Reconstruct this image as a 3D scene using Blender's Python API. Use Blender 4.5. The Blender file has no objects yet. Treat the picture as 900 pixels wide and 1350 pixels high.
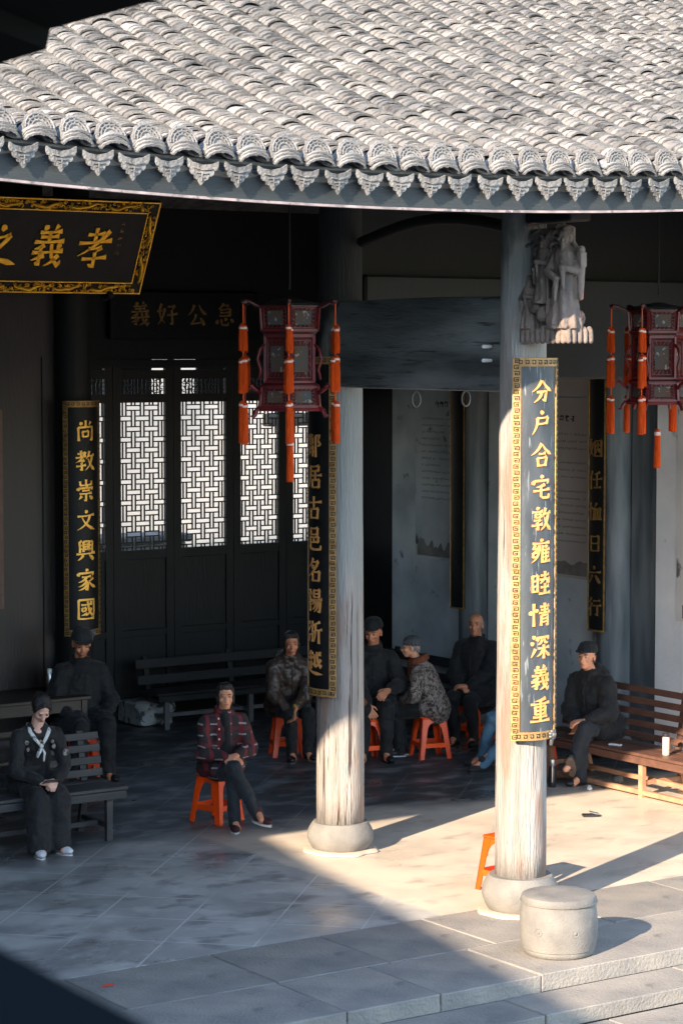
import bpy, bmesh, math, random
import numpy as np
from mathutils import Vector, Matrix, Euler, Quaternion, noise
R = math.radians; PI = math.pi
rnd = random.Random(7)
S = bpy.context.scene
C = S.collection
# ------------------------------------------------------------------ camera
TH, PITCH, F = R(34.4), math.atan(218/3150), 3150.0
cd = bpy.data.cameras.new('camera'); cam = bpy.data.objects.new('camera', cd); C.objects.link(cam)
cam.location = (-10.89, -15.92, 4.1)
cam.rotation_euler = (PI/2-PITCH, 0, -TH)
cd.sensor_fit = 'VERTICAL'; cd.sensor_height = 36; cd.lens = 36*F/1350
cd.clip_end = 500; cd.clip_start = 0.1
cd.dof.use_dof = True; cd.dof.focus_distance = 18.5; cd.dof.aperture_fstop = 8.4
S.camera = cam
# ------------------------------------------------------------------ sky and sun
SUN_EL = R(24.0); SD = Vector((0.919, 0.395, 0)).normalized()
sun_dir = Vector((SD.x*math.cos(SUN_EL), SD.y*math.cos(SUN_EL), -math.sin(SUN_EL)))
W = bpy.data.worlds.new('World'); S.world = W; W.use_nodes = True
nt = W.node_tree; bgn = nt.nodes['Background']; sk = nt.nodes.new('ShaderNodeTexSky')
sk.sky_type = 'NISHITA'; sk.sun_disc = False; sk.sun_elevation = SUN_EL
sk.sun_rotation = math.atan2(-SD.x, -SD.y) % (2*PI); sk.dust_density = 0.4; sk.air_density = 1.0; sk.ozone_density = 1.0
nt.links.new(sk.outputs[0], bgn.inputs[0]); bgn.inputs[1].default_value = 0.15
sl = bpy.data.lights.new('sun', 'SUN'); so = bpy.data.objects.new('sun', sl); C.objects.link(so)
sl.energy = 3.4; sl.angle = R(0.5); sl.color = (1.0, 0.80, 0.60)
so.rotation_euler = sun_dir.to_track_quat('-Z', 'Y').to_euler(); so.location = (-20, -12, 20)
S.view_settings.view_transform = 'Standard'; S.view_settings.look = 'None'
S.view_settings.exposure = 2.3; S.view_settings.gamma = 1; S.view_settings.use_curve_mapping = False

# ------------------------------------------------------------------ materials
def mat(name, c1, c2=None, scale=5, rough=0.7, bump=0.0, bscale=None, stretch=(1,1,1), c3=None, s3=20, t3=0.62, w3=0.05,
        metal=0.0, spec=0.5, pos=(0.35, 0.65), rough2=None, island=0.0, dist=0.0, detail=6, sheen=0, coat=0, stretch3=None, bdist=0.02, obj_rand=0.0):
    m = bpy.data.materials.new(name); m.use_nodes = True
    n = m.node_tree.nodes; l = m.node_tree.links; b = n['Principled BSDF']
    b.inputs['Roughness'].default_value = rough; b.inputs['Metallic'].default_value = metal
    b.inputs['Specular IOR Level'].default_value = spec
    if sheen: b.inputs['Sheen Weight'].default_value = sheen
    if coat: b.inputs['Coat Weight'].default_value = coat; b.inputs['Coat Roughness'].default_value = 0.15
    b.inputs['Base Color'].default_value = (*c1, 1)
    tc = n.new('ShaderNodeTexCoord')
    def noise_(sc, st, det=detail, d=dist):
        mp = n.new('ShaderNodeMapping'); mp.inputs['Scale'].default_value = st
        l.new(tc.outputs['Object'], mp.inputs[0])
        t = n.new('ShaderNodeTexNoise'); t.inputs['Scale'].default_value = sc; t.inputs['Detail'].default_value = det
        t.inputs['Distortion'].default_value = d
        l.new(mp.outputs[0], t.inputs['Vector']); return t
    col = None
    if c2 is not None:
        t = noise_(scale, stretch)
        mr = n.new('ShaderNodeMapRange'); mr.inputs['From Min'].default_value = pos[0]; mr.inputs['From Max'].default_value = pos[1]
        l.new(t.outputs[0], mr.inputs[0])
        mx = n.new('ShaderNodeMix'); mx.data_type = 'RGBA'
        mx.inputs[6].default_value = (*c1, 1); mx.inputs[7].default_value = (*c2, 1)
        l.new(mr.outputs[0], mx.inputs[0]); col = mx.outputs[2]
        if rough2 is not None:
            m2 = n.new('ShaderNodeMapRange'); m2.inputs['To Min'].default_value = rough; m2.inputs['To Max'].default_value = rough2
            l.new(mr.outputs[0], m2.inputs[0]); l.new(m2.outputs[0], b.inputs['Roughness'])
    if c3 is not None:
        t = noise_(s3, stretch3 or stretch, 4)
        mr = n.new('ShaderNodeMapRange'); mr.inputs['From Min'].default_value = t3; mr.inputs['From Max'].default_value = t3+w3
        l.new(t.outputs[0], mr.inputs[0])
        mx = n.new('ShaderNodeMix'); mx.data_type = 'RGBA'
        if col: l.new(col, mx.inputs[6])
        else: mx.inputs[6].default_value = (*c1, 1)
        mx.inputs[7].default_value = (*c3, 1); l.new(mr.outputs[0], mx.inputs[0]); col = mx.outputs[2]
    if island or obj_rand:
        g = n.new('ShaderNodeNewGeometry'); oi = n.new('ShaderNodeObjectInfo')
        ad = n.new('ShaderNodeMath'); ad.operation = 'ADD'; l.new(g.outputs['Random Per Island'], ad.inputs[0]); l.new(oi.outputs['Random'], ad.inputs[1])
        fr = n.new('ShaderNodeMath'); fr.operation = 'FRACT'; l.new(ad.outputs[0], fr.inputs[0])
        k = island or obj_rand
        mr = n.new('ShaderNodeMapRange'); mr.inputs['To Min'].default_value = 1-k; mr.inputs['To Max'].default_value = 1+k*0.6
        l.new(fr.outputs[0], mr.inputs[0])
        hs = n.new('ShaderNodeHueSaturation'); l.new(mr.outputs[0], hs.inputs['Value'])
        if col: l.new(col, hs.inputs['Color'])
        else: hs.inputs['Color'].default_value = (*c1, 1)
        col = hs.outputs[0]
    if col: l.new(col, b.inputs['Base Color'])
    if bump:
        t = noise_(bscale or scale*4, stretch, 5)
        bp = n.new('ShaderNodeBump'); bp.inputs['Strength'].default_value = bump; bp.inputs['Distance'].default_value = bdist
        l.new(t.outputs[0], bp.inputs['Height']); l.new(bp.outputs[0], b.inputs['Normal'])
    return m

M = {}
M['tile'] = mat('grey_clay_tile', (.215,.202,.185), (.10,.10,.10), 3.2, .9, .5, 60, c3=(.055,.053,.05), s3=7, t3=.57, w3=.12, island=.42)
M['tile_end'] = mat('moulded_clay', (.225,.222,.215), (.12,.12,.12), 18, .9, .5, 70, c3=(.06,.06,.055), s3=24, t3=.60, w3=.07, obj_rand=.2)
M['mortar'] = mat('roof_bed', (.16,.15,.14), (.08,.08,.075), 10, .95, .4)
M['fascia'] = mat('blue_grey_board', (.025,.031,.034), (.014,.018,.020), 3, .6, .2, 30, (.3,1,3), c3=(.16,.17,.18), s3=60, t3=.72)
M['strip'] = mat('pale_strip', (.36,.29,.285), (.18,.155,.155), 8, .6, .2, c3=(.12,.11,.11), s3=14, t3=.6)
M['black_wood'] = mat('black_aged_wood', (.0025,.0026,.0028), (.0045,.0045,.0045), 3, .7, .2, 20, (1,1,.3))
M['black_lacquer'] = mat('black_lacquer', (.005,.0055,.006), (.009,.0095,.010), 4, .5, .1, 30, spec=.25, c3=(.03,.034,.036), s3=25, t3=.68, stretch3=(2,2,.3))
M['worn_board'] = mat('worn_dark_board', (.028,.036,.044), (.060,.072,.082), 6, .55, .15, 40, (1.5,1.5,.35), c3=(.17,.19,.2), s3=14, t3=.62, stretch3=(3,3,.35))
M['brown_wood'] = mat('brown_panel_wood', (.016,.009,.0075), (.010,.0065,.006), 3, .5, .2, 20, (2,2,.3))
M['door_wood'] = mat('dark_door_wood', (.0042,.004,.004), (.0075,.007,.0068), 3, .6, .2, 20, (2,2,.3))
M['gold'] = mat('gold_leaf', (1.0,.60,.13), (.85,.45,.08), 20, .45, .3, 60, metal=.6)
M['gold_pale'] = mat('weathered_gold_leaf', (.40,.235,.08), (.28,.155,.048), 18, .5, .3, 60, metal=.15)
M['gold_dim'] = mat('tarnished_gold', (.42,.25,.07), (.25,.14,.05), 20, .45, .3, 60, metal=.6)
M['gold_text'] = mat('gold_lettering', (.95,.50,.18), (.88,.41,.115), 20, .45, .2, 60, metal=.45)
M['plaque_gold'] = mat('plaque_gold', (1.0,.58,.05), (.85,.42,.03), 14, .45, .4, 40, metal=.6)
M['white_paint'] = mat('peeling_white_column', (.66,.62,.57), (.47,.44,.41), 5, .8, .6, 30, (3,3,.35), c3=(.10,.075,.06), s3=11, t3=.64, w3=.03, stretch3=(5,5,.30), bdist=.012)
M['stain'] = M['white_paint']
M['beam'] = mat('grey_black_beam', (.055,.068,.070), (.30,.34,.34), 2.4, .6, .7, 30, (1,.30,2.2), c3=(.03,.035,.036), s3=9, t3=.58, w3=.12, pos=(.36,.80), stretch3=(1,.25,3))
M['stone'] = mat('grey_stone', (.20,.193,.176), (.135,.132,.125), 5, .8, .3, 80, c3=(.17,.165,.155), s3=13, t3=.6, w3=.1)
M['slab'] = mat('paving_stone', (.285,.262,.228), (.185,.178,.165), 2.2, .62, .45, 45, c3=(.13,.128,.12), s3=5, t3=.62, w3=.12, rough2=.8, obj_rand=.12)
M['carved'] = mat('carved_bare_wood', (.21,.165,.14), (.08,.068,.062), 9, .8, .6, 60, (1,1,.4), c3=(.36,.17,.12), s3=6, t3=.64)
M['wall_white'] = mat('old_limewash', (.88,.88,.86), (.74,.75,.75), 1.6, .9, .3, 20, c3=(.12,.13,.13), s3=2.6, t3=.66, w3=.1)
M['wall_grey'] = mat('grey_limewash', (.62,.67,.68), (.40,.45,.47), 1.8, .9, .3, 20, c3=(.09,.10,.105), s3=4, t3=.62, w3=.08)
M['wall_white_bright'] = mat('clean_whitewash', (.42,.42,.41), (.24,.26,.275), .55, .9)
M['wall_column'] = mat('dark_round_post', (.06,.075,.085), (.17,.19,.20), 3, .5, .2, 20, (2,2,.3), c3=(.4,.38,.35), s3=9, t3=.73, stretch3=(3,3,.3))
M['poster'] = mat('brownish_poster', (.55,.50,.455), (.47,.425,.39), 1.4, .8)
M['poster_dark'] = mat('poster_print', (.16,.145,.13), (.26,.24,.22), 6, .8)
M['poster_pale'] = mat('pale_poster', (.78,.75,.71), (.66,.63,.60), 1.8, .8, c3=(.14,.13,.12), s3=3, t3=.62)
M['ink'] = mat('poster_ink', (.03,.028,.027))
M['orange'] = mat('orange_plastic', (.95,.082,.004), (.90,.072,.004), 6, .38, coat=.12, obj_rand=.14)
M['tassel'] = mat('orange_silk', (1.0,.115,.004), (.62,.045,.002), 60, .6, .9, 160, (4,4,.15), spec=.2)
M['tassel_band'] = mat('pale_band', (.80,.52,.42), None, rough=.5)
M['cord'] = mat('orange_cord', (.70,.09,.02))
M['lantern'] = mat('dark_red_lacquer', (.05,.004,.006), (.04,.005,.007), 10, .35, .1)
M['lantern_edge'] = mat('red_lacquer_edge', (.17,.011,.014), (.085,.007,.009), 12, .4)
M['lantern_panel'] = mat('painted_glass_panel', (.05,.010,.010), (.085,.022,.018), 14, .7, spec=.15, c3=(.14,.12,.10), s3=20, t3=.64)
M['lantern_pic'] = mat('painted_picture', (.11,.06,.035), (.07,.075,.075), 12, .7, spec=.15, c3=(.26,.23,.2), s3=22, t3=.6)
M['silver'] = mat('silver_metal', (.6,.62,.63), None, rough=.3, metal=.9)
M['bench_brown'] = mat('reddish_bench_wood', (.13,.062,.042), (.085,.042,.03), 3, .5, .2, 30, (4,.4,4))
M['bench_pale'] = mat('pale_bench_wood', (.42,.235,.14), (.33,.17,.10), 3, .6, .2, 30, (4,.4,4))
M['bench_grey'] = mat('grey_bench_wood', (.024,.024,.026), (.05,.048,.048), 3, .6, .3, 30, (.5,4,4))
M['bench_dark'] = mat('dark_bench_wood', (.013,.0125,.012), (.021,.02,.019), 3, .6, .3, 30, (.5,4,4))
M['bench_leg'] = mat('pale_leg_wood', (.14,.14,.135), (.10,.10,.10), 3, .6)
M['desk'] = mat('dark_desk_wood', (.018,.012,.010), (.032,.022,.018), 3, .45, .1, 30, (.5,4,4))
M['cup'] = mat('beige_bottle', (.62,.44,.30), None, rough=.35)
M['white_plastic'] = mat('white_plastic', (.7,.7,.68), None, rough=.4)
M['dark_plastic'] = mat('dark_plastic', (.02,.02,.022), None, rough=.3)
M['iron'] = mat('iron', (.12,.12,.125), (.2,.19,.18), 20, .5, metal=.6)
M['skin'] = mat('skin', (.72,.34,.20), (.62,.27,.15), 12, .55, .15, 60)
M['skin_dark'] = mat('weathered_skin', (.66,.27,.145), (.52,.20,.105), 12, .55, .2, 60)
M['skin_fair'] = mat('fair_skin', (.74,.44,.33), (.66,.37,.27), 12, .5)
M['hair'] = mat('black_hair', (.010,.009,.009), (.02,.018,.017), 40, .35, .5, 80, (6,6,1))
M['hair_grey'] = mat('grey_hair', (.30,.30,.30), (.16,.16,.16), 40, .6, .5, 80)
M['eye'] = mat('dark_eye', (.012,.01,.01), None, rough=.2)
M['lip'] = mat('lip', (.33,.10,.085), None, rough=.5)
M['black_cloth'] = mat('black_cloth', (.0035,.0038,.0044), (.0085,.0088,.0098), 7, .8, .9, 14, sheen=.08)
M['charcoal_cloth'] = mat('charcoal_cloth', (.013,.014,.016), (.02,.021,.023), 6, .85, .5, 18, sheen=.08)
M['navy_cloth'] = mat('dark_navy_cloth', (.007,.011,.016), (.012,.017,.024), 5, .8, .5, 14, sheen=.1)
M['brown_puffer'] = mat('brown_padded_cloth', (.055,.036,.027), (.03,.02,.016), 16, .42, .8, 14, c3=(.12,.085,.065), s3=30, t3=.6)
M['grey_hat'] = mat('grey_wool', (.055,.06,.065), (.08,.085,.09), 30, .9, .4, 80)
M['denim'] = mat('blue_denim', (.055,.125,.19), (.085,.17,.24), 10, .8, .4, 40)
M['rust_scarf'] = mat('rust_brown_wool', (.20,.055,.022), (.13,.035,.016), 20, .9, .5, 60)
M['leopard'] = mat('leopard_print', (.30,.245,.21), (.15,.115,.10), 12, .75, .4, 30, c3=(.045,.03,.025), s3=34, t3=.50, w3=.04, dist=1.0)
M['green_glove'] = mat('green_black_leather', (.012,.03,.028), (.03,.06,.055), 20, .3)
M['yellow_cuff'] = mat('mustard_knit', (.38,.19,.03))
M['scarf_white'] = mat('white_silk_print', (.62,.62,.60), (.10,.10,.10), 28, .6, pos=(.52,.62))
M['embroidery'] = mat('coloured_embroidery', (.35,.33,.30), (.02,.02,.02), 40, .7, c3=(.35,.10,.08), s3=30, t3=.56)
M['shoe_white'] = mat('white_trainer', (.72,.72,.72), (.6,.6,.62), 20, .5)
M['shoe_black'] = mat('black_shoe', (.012,.012,.013), None, rough=.5)
M['shoe_red'] = mat('dark_red_shoe_cloth', (.055,.012,.016), (.03,.008,.01), 40, .8)
M['sole_white'] = mat('pale_sole', (.6,.58,.55), None, rough=.7)
M['sole_brown'] = mat('worn_brown_sole', (.17,.125,.10), (.12,.09,.07), 30, .8, .4)
M['white_block'] = mat('chipped_limewashed_stone', (.42,.43,.43), (.3,.31,.31), 6, .85, .4, c3=(.06,.065,.07), s3=14, t3=.56)
M['red_wrap'] = mat('red_wrapper', (.6,.06,.03))

def plaid():
    m = bpy.data.materials.new('red_black_plaid'); m.use_nodes = True
    n = m.node_tree.nodes; l = m.node_tree.links; b = n['Principled BSDF']; b.inputs['Roughness'].default_value = .85
    tc = n.new('ShaderNodeTexCoord'); sp = n.new('ShaderNodeSeparateXYZ'); l.new(tc.outputs['Object'], sp.inputs[0])
    nz = n.new('ShaderNodeTexNoise'); nz.inputs['Scale'].default_value = 6; l.new(tc.outputs['Object'], nz.inputs['Vector'])
    def band(sock, freq, ph, lo, wob=.5):
        a = n.new('ShaderNodeMath'); a.operation = 'MULTIPLY_ADD'; l.new(sock, a.inputs[0]); a.inputs[1].default_value = freq; a.inputs[2].default_value = ph
        w = n.new('ShaderNodeMath'); w.operation = 'MULTIPLY_ADD'; l.new(nz.outputs[0], w.inputs[0]); w.inputs[1].default_value = wob; l.new(a.outputs[0], w.inputs[2])
        f = n.new('ShaderNodeMath'); f.operation = 'FRACT'; l.new(w.outputs[0], f.inputs[0])
        g = n.new('ShaderNodeMath'); g.operation = 'LESS_THAN'; l.new(f.outputs[0], g.inputs[0]); g.inputs[1].default_value = lo
        return g.outputs[0]
    def mix(a, col, fac, k=1.0):
        x = n.new('ShaderNodeMix'); x.data_type = 'RGBA'; x.inputs[7].default_value = (*col, 1)
        if isinstance(a, tuple): x.inputs[6].default_value = (*a, 1)
        else: l.new(a, x.inputs[6])
        mm = n.new('ShaderNodeMath'); mm.operation = 'MULTIPLY'; l.new(fac, mm.inputs[0]); mm.inputs[1].default_value = k; l.new(mm.outputs[0], x.inputs[0]); return x.outputs[2]
    c = mix((.020,.014,.016), (.15,.012,.018), band(sp.outputs[0], 9.5, .1, .30), .85)
    c = mix(c, (.11,.010,.015), band(sp.outputs[2], 7.5, .2, .28), .6)
    pr = n.new('ShaderNodeMath'); pr.operation = 'MULTIPLY'; l.new(band(sp.outputs[2], 10.0, .45, .13), pr.inputs[0]); l.new(band(sp.outputs[0], 7.5, .0, .48), pr.inputs[1])
    c = mix(c, (.30,.27,.26), pr.outputs[0], .85)
    l.new(c, b.inputs['Base Color'])
    bp = n.new('ShaderNodeBump'); bp.inputs['Strength'].default_value = .5; bp.inputs['Distance'].default_value = .02; l.new(nz.outputs[0], bp.inputs['Height']); l.new(bp.outputs[0], b.inputs['Normal'])
    return m
M['plaid'] = plaid()
M['lime'] = mat('cream_lime_bedding', (.52,.43,.33), (.42,.35,.28), 4, .8, .4, 40)

def peeled_shaded(name, z0, z1, dark=(.018,.020,.021), mid=(.27,.285,.28), t3=.585, rub=.54):  # upper tones mix black paint remains with roof shade put into the colour
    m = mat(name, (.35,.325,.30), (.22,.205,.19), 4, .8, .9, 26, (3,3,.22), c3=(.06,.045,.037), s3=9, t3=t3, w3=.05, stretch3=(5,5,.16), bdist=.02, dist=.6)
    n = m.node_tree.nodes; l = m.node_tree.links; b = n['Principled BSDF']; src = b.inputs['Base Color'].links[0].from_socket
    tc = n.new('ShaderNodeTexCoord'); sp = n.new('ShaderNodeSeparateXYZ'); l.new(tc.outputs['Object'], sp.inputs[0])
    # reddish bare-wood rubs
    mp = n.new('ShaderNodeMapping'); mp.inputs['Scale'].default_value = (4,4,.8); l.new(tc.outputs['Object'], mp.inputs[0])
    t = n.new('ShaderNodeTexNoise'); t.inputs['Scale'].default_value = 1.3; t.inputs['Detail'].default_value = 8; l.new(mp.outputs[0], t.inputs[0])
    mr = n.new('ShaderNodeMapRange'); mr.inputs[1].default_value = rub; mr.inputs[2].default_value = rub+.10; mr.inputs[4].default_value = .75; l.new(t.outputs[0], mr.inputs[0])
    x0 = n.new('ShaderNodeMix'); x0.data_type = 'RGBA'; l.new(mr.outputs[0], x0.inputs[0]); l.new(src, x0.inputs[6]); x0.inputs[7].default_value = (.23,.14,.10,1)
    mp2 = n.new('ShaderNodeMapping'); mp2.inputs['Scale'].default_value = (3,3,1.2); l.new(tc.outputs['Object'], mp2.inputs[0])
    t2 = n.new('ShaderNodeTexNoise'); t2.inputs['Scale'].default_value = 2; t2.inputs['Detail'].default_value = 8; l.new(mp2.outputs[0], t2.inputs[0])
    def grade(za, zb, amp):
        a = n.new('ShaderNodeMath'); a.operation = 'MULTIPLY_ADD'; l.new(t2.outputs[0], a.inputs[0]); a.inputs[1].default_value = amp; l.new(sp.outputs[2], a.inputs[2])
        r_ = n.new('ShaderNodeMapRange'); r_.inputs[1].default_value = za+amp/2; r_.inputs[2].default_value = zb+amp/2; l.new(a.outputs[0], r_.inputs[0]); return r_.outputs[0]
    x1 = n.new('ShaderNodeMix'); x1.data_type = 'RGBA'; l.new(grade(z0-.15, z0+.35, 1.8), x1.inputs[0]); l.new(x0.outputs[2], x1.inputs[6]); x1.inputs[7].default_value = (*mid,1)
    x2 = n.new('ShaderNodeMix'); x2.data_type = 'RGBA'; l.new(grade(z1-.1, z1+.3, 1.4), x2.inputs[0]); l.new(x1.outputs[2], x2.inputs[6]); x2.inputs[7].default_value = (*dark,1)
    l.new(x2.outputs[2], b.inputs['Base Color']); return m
M['col_left'] = peeled_shaded('peeling_shaded_column_paint', 2.2, 3.95); M['col_right'] = peeled_shaded('peeling_shaded_front_column_paint', 4.0, 4.85, mid=(.30,.31,.30), t3=.655, rub=.50)

def floor_mat():
    """lime and pebble screed: mottled, partly polished by feet, faint diagonal scored joints"""
    m = mat('lime_screed_floor', (.56,.52,.455), (.34,.33,.31), 1.3, .34, .18, 30, c3=(.135,.137,.138), s3=1.6, t3=.53, w3=.14, rough2=.6, stretch=(.7,1.3,1), detail=10, bdist=.006, stretch3=(.55,1.3,1))
    n = m.node_tree.nodes; l = m.node_tree.links; b = n['Principled BSDF']
    tc = n.new('ShaderNodeTexCoord'); mp = n.new('ShaderNodeMapping'); mp.inputs['Rotation'].default_value = (0,0,R(45)); l.new(tc.outputs['Object'], mp.inputs[0])
    sp = n.new('ShaderNodeSeparateXYZ'); l.new(mp.outputs[0], sp.inputs[0])
    outs = []
    for k in (0, 1):
        d = n.new('ShaderNodeMath'); d.operation = 'DIVIDE'; l.new(sp.outputs[k], d.inputs[0]); d.inputs[1].default_value = .64
        f = n.new('ShaderNodeMath'); f.operation = 'PINGPONG'; l.new(d.outputs[0], f.inputs[0]); f.inputs[1].default_value = .5
        g = n.new('ShaderNodeMath'); g.operation = 'LESS_THAN'; l.new(f.outputs[0], g.inputs[0]); g.inputs[1].default_value = .010; outs.append(g.outputs[0])
    mxx = n.new('ShaderNodeMath'); mxx.operation = 'MAXIMUM'; l.new(outs[0], mxx.inputs[0]); l.new(outs[1], mxx.inputs[1])
    nz = n.new('ShaderNodeTexNoise'); nz.inputs['Scale'].default_value = .9; l.new(tc.outputs['Object'], nz.inputs[0])
    mr = n.new('ShaderNodeMapRange'); mr.inputs['From Min'].default_value = .40; mr.inputs['From Max'].default_value = .5; l.new(nz.outputs[0], mr.inputs[0])
    mu = n.new('ShaderNodeMath'); mu.operation = 'MULTIPLY'; l.new(mxx.outputs[0], mu.inputs[0]); l.new(mr.outputs[0], mu.inputs[1])
    mu2 = n.new('ShaderNodeMath'); mu2.operation = 'MULTIPLY'; l.new(mu.outputs[0], mu2.inputs[0]); mu2.inputs[1].default_value = .95
    src = b.inputs['Base Color'].links[0].from_socket
    x = n.new('ShaderNodeMix'); x.data_type = 'RGBA'; l.new(mu2.outputs[0], x.inputs[0]); l.new(src, x.inputs[6]); x.inputs[7].default_value = (.5,.48,.44,1)
    # fine speckle and scuffs
    n2 = n.new('ShaderNodeTexNoise'); n2.inputs['Scale'].default_value = 26; n2.inputs['Detail'].default_value = 8; l.new(tc.outputs['Object'], n2.inputs[0])
    m2 = n.new('ShaderNodeMapRange'); m2.inputs['From Min'].default_value = .3; m2.inputs['From Max'].default_value = .7; m2.inputs['To Min'].default_value = .84; m2.inputs['To Max'].default_value = 1.12
    l.new(n2.outputs[0], m2.inputs[0])
    hs = n.new('ShaderNodeHueSaturation'); l.new(m2.outputs[0], hs.inputs['Value']); l.new(x.outputs[2], hs.inputs['Color'])
    # three floor tones blended into each other: cream lime round the columns and side bay, grey stone in the main bay, a darker tone further in
    def MR(sock, a, b_, c=0., d=1.):
        r_ = n.new('ShaderNodeMapRange'); r_.inputs[1].default_value = a; r_.inputs[2].default_value = b_; r_.inputs[3].default_value = c; r_.inputs[4].default_value = d; l.new(sock, r_.inputs[0]); return r_.outputs[0]
    def NZ(sc, det=7, st=(1,1,1), ds=0.):
        mp_ = n.new('ShaderNodeMapping'); mp_.inputs['Scale'].default_value = st; l.new(tc.outputs['Object'], mp_.inputs[0])
        t_ = n.new('ShaderNodeTexNoise'); t_.inputs['Scale'].default_value = sc; t_.inputs['Detail'].default_value = det; t_.inputs['Distortion'].default_value = ds; l.new(mp_.outputs[0], t_.inputs[0]); return t_.outputs[0]
    def MA(a, k, c, add=None):
        x_ = n.new('ShaderNodeMath'); x_.operation = 'MULTIPLY_ADD'; l.new(a, x_.inputs[0]); x_.inputs[1].default_value = k
        if add is not None: l.new(add, x_.inputs[2])
        else: x_.inputs[2].default_value = c
        return x_.outputs[0]
    def MX(f, a, b_):
        x_ = n.new('ShaderNodeMix'); x_.data_type = 'RGBA'; l.new(f, x_.inputs[0])
        for k, q in ((6, a), (7, b_)):
            if isinstance(q, tuple): x_.inputs[k].default_value = (*q, 1)
            else: l.new(q, x_.inputs[k])
        return x_.outputs[2]
    sp2 = n.new('ShaderNodeSeparateXYZ'); l.new(tc.outputs['Object'], sp2.inputs[0])
    fine = NZ(9, 10); str_ = NZ(1.1, 10, (.8,1.2,1), .2); str2 = NZ(3.6, 10, (.75,1.25,1), .2)
    cream = MX(MR(NZ(2.2, 8), .42, .68), (.55,.475,.385), (.44,.39,.325)); cream = MX(MR(str2, .58, .70, 0, .55), cream, (.25,.22,.19))
    grey = MX(MR(str_, .36, .66), (.40,.395,.37), (.21,.212,.208)); grey = MX(MR(str2, .52, .66, 0, .7), grey, (.12,.122,.12)); grey = MX(MR(NZ(2.6, 9), .54, .64, 0, .6), grey, (.47,.46,.43)); grey = MX(MR(fine, .55, .72, 0, .5), grey, (.42,.42,.40))
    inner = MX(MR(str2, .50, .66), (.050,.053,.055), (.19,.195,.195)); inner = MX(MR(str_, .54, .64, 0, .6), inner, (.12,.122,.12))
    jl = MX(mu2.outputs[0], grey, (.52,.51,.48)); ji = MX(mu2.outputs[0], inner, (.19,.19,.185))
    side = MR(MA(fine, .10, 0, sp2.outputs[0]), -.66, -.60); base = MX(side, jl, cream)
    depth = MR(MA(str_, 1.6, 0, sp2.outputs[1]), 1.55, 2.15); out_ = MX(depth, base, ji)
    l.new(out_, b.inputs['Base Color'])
    rr = MR(str_, .40, .62, .62, .26); l.new(rr, b.inputs['Roughness']); return m
M['floor'] = floor_mat()

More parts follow.
